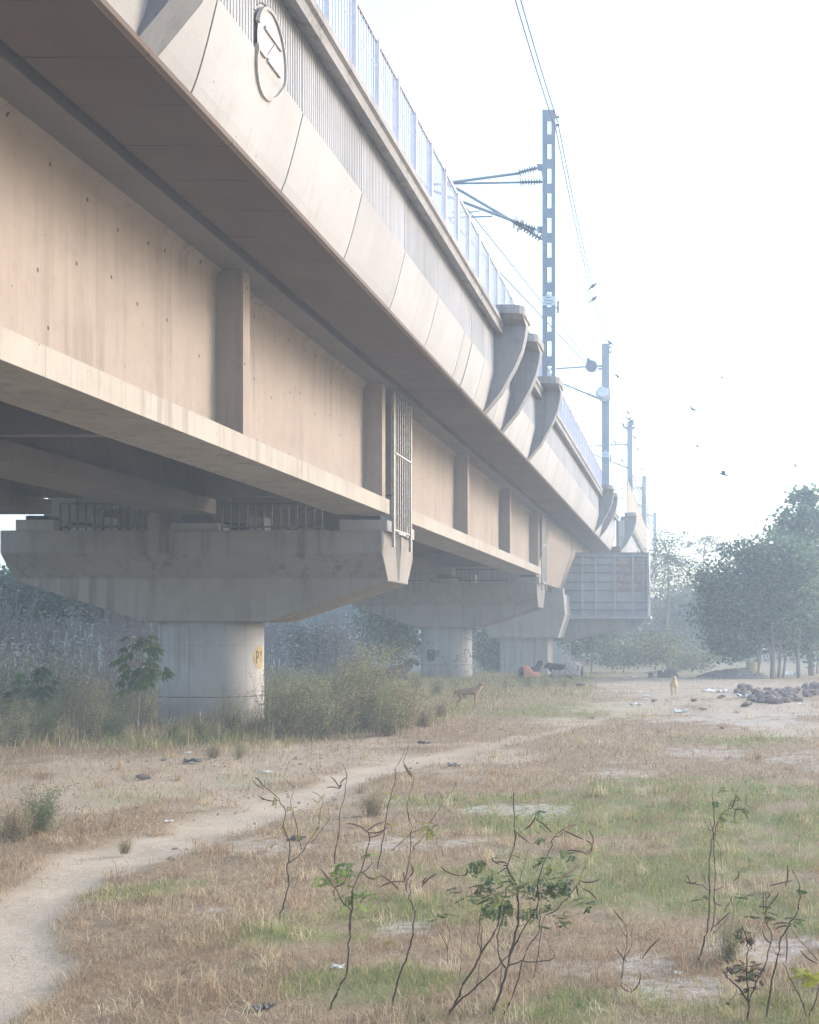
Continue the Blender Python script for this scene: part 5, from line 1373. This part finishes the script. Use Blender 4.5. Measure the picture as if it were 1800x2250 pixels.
x_, y_, _ = P(1168, 1496, 58.0); c2_ = cow((x_, y_, G(x_, y_)), .7, 'black calf under an orange cloth before the third pier', black_fur, orange, horns=False, headup=.16, tuck=.55); c2_.scale = (.62, .66, .85)
Mb = NT('patterned_blanket'); vv = Mb.n('ShaderNodeTexVoronoi', feature='DISTANCE_TO_EDGE'); vv.inputs['Scale'].default_value = 4.2; Mb.l(Mb.pos(obj=True), vv.inputs['Vector'])
Mb.col(Mb.mix(Mb.rng(vv.outputs[0], .03, .07), (.26, .19, .17), (.50, .40, .35)))
x_, y_, _ = P(1238, 1496, 60.0); cow((x_, y_, G(x_, y_)), math.pi - .15, 'black cow under a pale patterned blanket at the right of the third pier', black_fur, Mb.m, headup=-.12, tuck=.5)

# ------------------------------------------------------------------ RUBBLE, DEBRIS, LITTER
def rock(seed, r=.2, flat_=.7):
    import bmesh
    rr = random.Random(seed); bm = bmesh.new(); bmesh.ops.create_icosphere(bm, subdivisions=2, radius=r)
    off = [Vector((rr.gauss(0, 1), rr.gauss(0, 1), rr.gauss(0, 1))).normalized() for _ in range(7)]
    for v in bm.verts:
        for q in off:
            d = v.co.dot(q); lim = r * .72
            if d > lim: v.co -= q * (d - lim)
        v.co *= rr.uniform(.80, 1.16); v.co.z *= flat_
    me = bpy.data.meshes.new('rubble_stone'); bm.to_mesh(me); bm.free(); me.materials.append(m_rock)
    return bpy.data.objects.new('rubble_stone', me)
rocks = [rock(i) for i in range(4)]; first = [True] * 4
for r_ in rocks: COL.objects.link(r_)
def put_rock(px_, py_, s_, label, group, mat=None):
    k = random.randrange(4); o = rocks[k] if first[k] else rocks[k].copy()
    if not first[k]: COL.objects.link(o)
    first[k] = False
    D_ = EYE * F_PX / (py_ - VY); x_, y_, _ = P(px_, py_, D_); o.location = (x_, y_, G(x_, y_) + .06 * s_)
    o.rotation_euler = (random.uniform(-.3, .3), random.uniform(-.3, .3), random.uniform(0, 6.28)); o.scale = (s_ * random.uniform(.8, 1.3), s_, s_ * random.uniform(.8, 1.2) * (1 if group else .55))
    tag(o, label, 'stone', group)
for i in range(150):
    u = random.random(); px_ = 1622 + 250 * u + random.uniform(-6, 6); py_ = 1522 + 10 * math.sin(u * 5) + random.uniform(-14, 16) - 4 * u
    put_rock(px_, py_, random.uniform(.35, 1.0), 'dark rough stone in the row of rubble at the right', 'stones of the rubble row')
for px_, py_, s_, lab in ((315, 1713, .55, 'flat dark stone on the bare dirt before the near pier'), (385, 1872, .16, 'small brown stone at the edge of the path'), (300, 1777, .18, 'little dark clod on the dirt at left'), (610, 1845, .14, 'pebble on the path beside the slim sapling'), (1437, 1545, .6, 'dark clod on the open ground below the formwork box'), (1545, 1560, .6, 'dark clod lying right of the cream dog'), (1640, 1552, .9, 'dark flat stone before the rubble row'), (1585, 1535, .8, 'dark stone on the pale ground left of the rubble row'), (1525, 1543, .6, 'dark stone behind the cream dog path'), (1587, 1601, .35, 'single black stone on the gravel patch at right'), (360, 1676, .35, 'orange tan stone at the dirt edge'), (1275, 1508, 1.2, 'dark clod at the end of the weeds by the third pier')):
    put_rock(px_, py_, s_, lab, None)
# scattered small clods (countless)
n = 9000
u_ = rng.random(n); Dc = 9 + 17 * rng.random(n); pxc = rng.uniform(-150, 1000, n); xc = (pxc - VX) * Dc / F_PX
pa, ba, gv, gr = masks(xc, Dc); kk = rng.random(n) < (ba * .5 + .06) * (1 - pa * .7) * np.clip(3 * (fbm(xc * 1.1, Dc * 1.1 + 60, 3) - .35), 0, 1); xc, Dc = xc[kk], Dc[kk]
b = MB(); n = len(xc); sz = np.minimum(rng.gamma(2.0, .005, n) + .004, .035); zc_ = gz(xc, Dc) - .01
O = np.array([(1, 0, 0), (0, 1, 0), (-1, 0, 0), (0, -1, 0), (0, 0, .8), (0, 0, -.5)]); FO = np.array([(0, 1, 4), (1, 2, 4), (2, 3, 4), (3, 0, 4), (1, 0, 5), (2, 1, 5), (3, 2, 5), (0, 3, 5)])
V = np.stack([xc, Dc, zc_], 1)[:, None, :] + O[None] * sz[:, None, None] * rng.uniform(.6, 1.4, (n, 6, 1)); V = V + 0
b.add(V.reshape(-1, 3), ((np.arange(n) * 6)[:, None, None] + FO[None]).reshape(-1, 3), np.repeat(np.array([(.27, .21, .16)]), n * 6, 0) * rng.uniform(.6, 1.4, (n * 6, 1)), False)
o = b.build('earth_clods', m_grass); tag(o, 'small crumbled clods strewn over the bare dirt', 'clods', kind='stuff')
# litter
def litter(px_, py_, s_, label, mat=None, seed=0):
    rr = random.Random(seed + int(px_)); D_ = EYE * F_PX / (py_ - VY); x_, y_, _ = P(px_, py_, D_); z_ = G(x_, y_)
    s_ *= .75; b = MB(); n_ = 5; V = []
    for i in range(n_ + 1):
        for j in range(n_ + 1):
            V.append((x_ + (i / n_ - .5) * s_ * (1 + .3 * rr.uniform(-1, 1)), y_ + (j / n_ - .5) * s_ * .7 * (1 + .3 * rr.uniform(-1, 1)), z_ + .01 + rr.random() ** 2 * s_ * .28))
    b.add(V, np.array([(i * (n_ + 1) + j, (i + 1) * (n_ + 1) + j, (i + 1) * (n_ + 1) + j + 1, i * (n_ + 1) + j + 1) for i in range(n_) for j in range(n_)]), None, False)
    o = b.build('litter_scrap', mat or m_litter, None, (x_, y_, z_)); so_ = o.modifiers.new('t', 'SOLIDIFY'); so_.thickness = .006; tag(o, label, 'litter')
for px_, py_, s_, lab in ((1420, 1532, .35, 'crumpled white scrap left of the cream dog'), (1393, 1489, .5, 'white scrap far back beside the patterned cow'), (1558, 1520, .6, 'white plastic sheet scrap right of the cream dog, left one of a pair'), (1590, 1522, .6, 'white plastic sheet scrap right of the cream dog, right one of a pair'), (1631, 1532, .6, 'long white scrap at the left end of the rubble row'), (1495, 1563, .5, 'white scrap in the path below the cream dog'), (1408, 1521, .3, 'thin white scrap above the crumpled one'), (1760, 1547, .25, 'tiny white scrap under the rubble row'), (1400, 1552, .5, 'flat pale scrap in the path bend'), (1562, 1479, .8, 'pale plastic heap on the debris mound edge'),
                          (1735, 1478, .9, 'pale plastic bundle among the tree trunks'), (586, 1698, .18, 'white scrap on the dirt behind the slim sapling'), (413, 1658, .15, 'small white scrap before the near pier'), (740, 2136, .1, 'small pale scrap in the green grass'), (372, 1806, .12, 'white scrap on the dirt at left'), (1490, 2142, .07, 'small white scrap left of the slender sapling foot'), (1420, 1540, .2, 'tiny scrap under the crumpled white one')):
    litter(px_, py_, s_, lab)
m_rag = plain('dark_rag', (.12, .12, .13), .8, 0, .4, 20)
litter(998, 1682, .26, 'dark grey rag or shoe lying on the path bend', m_rag); litter(420, 1680, .38, 'crumpled grey black sack on the dirt before the near pier', m_rag); litter(575, 2222, .16, 'dark scrap of plastic at the bottom of the field', m_rag); litter(652, 1850, .22, 'dark twig litter at the foot of the slim sapling', m_rag); litter(932, 1638, .3, 'dark clump of rag beside the weeds', m_rag)
# debris mound and broken slab
def mound(px_, py_, D_, rx, rz_, label, seed):
    rr = np.random.default_rng(seed); x_, y_, _ = P(px_, py_, D_); z_ = G(x_, y_); b = MB(); n_ = 26; V = []
    for i in range(n_ + 1):
        for j in range(n_ + 1):
            u, v = i / n_ * 2 - 1, j / n_ * 2 - 1; r0 = min(1, math.hypot(u, v)); h = (1 - r0 ** 2) * rz_ * (.55 + .9 * float(fbm(np.array(u * 3 + seed), np.array(v * 3), 3))) + .22 * rz_ * rr.random()
            V.append((x_ + u * rx, y_ + v * rx * .5, z_ - .08 + h * (r0 < 1)))
    b.add(V, np.array([(i * (n_ + 1) + j, (i + 1) * (n_ + 1) + j, (i + 1) * (n_ + 1) + j + 1, i * (n_ + 1) + j + 1) for i in range(n_) for j in range(n_)]), None, False)
    o = b.build('debris_mound', m_mound, None, (x_, y_, z_)); tag(o, label, 'debris heap')
mound(1600, 1487, 62, 1.7, .42, 'dark heap of debris left of the drum', 3); mound(1640, 1488, 60, 1.2, .5, 'lower heap of debris just in front of the drum', 8); mound(1472, 1487, 62, .5, .45, 'small dark heap behind the cream dog', 5)
t = thing('slab_on_blocks', P(1440, 1487, 62), 'thin greenish broken slab propped on blocks behind the cream dog', 'slab')
x_, y_, z_ = P(1440, 1487, 62)
b = MB(); b.add([(x_ - .55, y_, z_ + .22), (x_ + .5, y_ - .1, z_ + .40), (x_ + .5, y_ + .5, z_ + .42), (x_ - .5, y_ + .6, z_ + .24), (x_ - .55, y_, z_ + .17), (x_ + .5, y_ - .1, z_ + .35), (x_ + .5, y_ + .5, z_ + .37), (x_ - .5, y_ + .6, z_ + .19)], np.array([(0, 1, 2, 3), (7, 6, 5, 4), (0, 4, 5, 1), (1, 5, 6, 2), (2, 6, 7, 3), (3, 7, 4, 0)])); b.build('slab', plain('green_slab', (.30, .36, .33), .8), t)
b = MB(); b.box(x_ - .35, x_ - .1, y_ + .05, y_ + .4, z_ - .1, z_ + .2); b.box(x_ + .1, x_ + .35, y_ + .05, y_ + .4, z_ - .1, z_ + .3); b.build('blocks', m_rock, t)
x_, y_, z_ = P(1652, 1487, 60); z_ = G(x_, y_)
t = thing('drum', (x_, y_, z_), 'dull yellow drum standing against the pale tree trunk', 'drum')
b = MB(); b.lathe((x_, y_, z_ - .05), (0, 0, 1), [(0, 0), (0, .26), (.03, .28), (.3, .275), (.32, .29), (.34, .275), (.58, .275), (.6, .29), (.62, .275), (.86, .28), (.88, .26), (.86, .24), (.86, 0)], 20); b.build('shell', plain('drum_yellow', (.36, .30, .17), .7), t)

# ------------------------------------------------------------------ HAZE
b = MB(); b.box(-168, 168, -36, 270, -2.2, 24)
M = NT('haze_air'); M.t.nodes.remove(M.b)
pv = M.n('ShaderNodeVolumePrincipled'); pv.inputs['Color'].default_value = (.58, .70, .84, 1); pv.inputs['Density'].default_value = .0048; pv.inputs['Anisotropy'].default_value = .2
M.l(pv.outputs[0], M.t.nodes['Material Output'].inputs['Volume'])
hz = b.build('haze', M.m); tag(hz, 'thin morning haze filling the air', 'haze', kind='stuff')
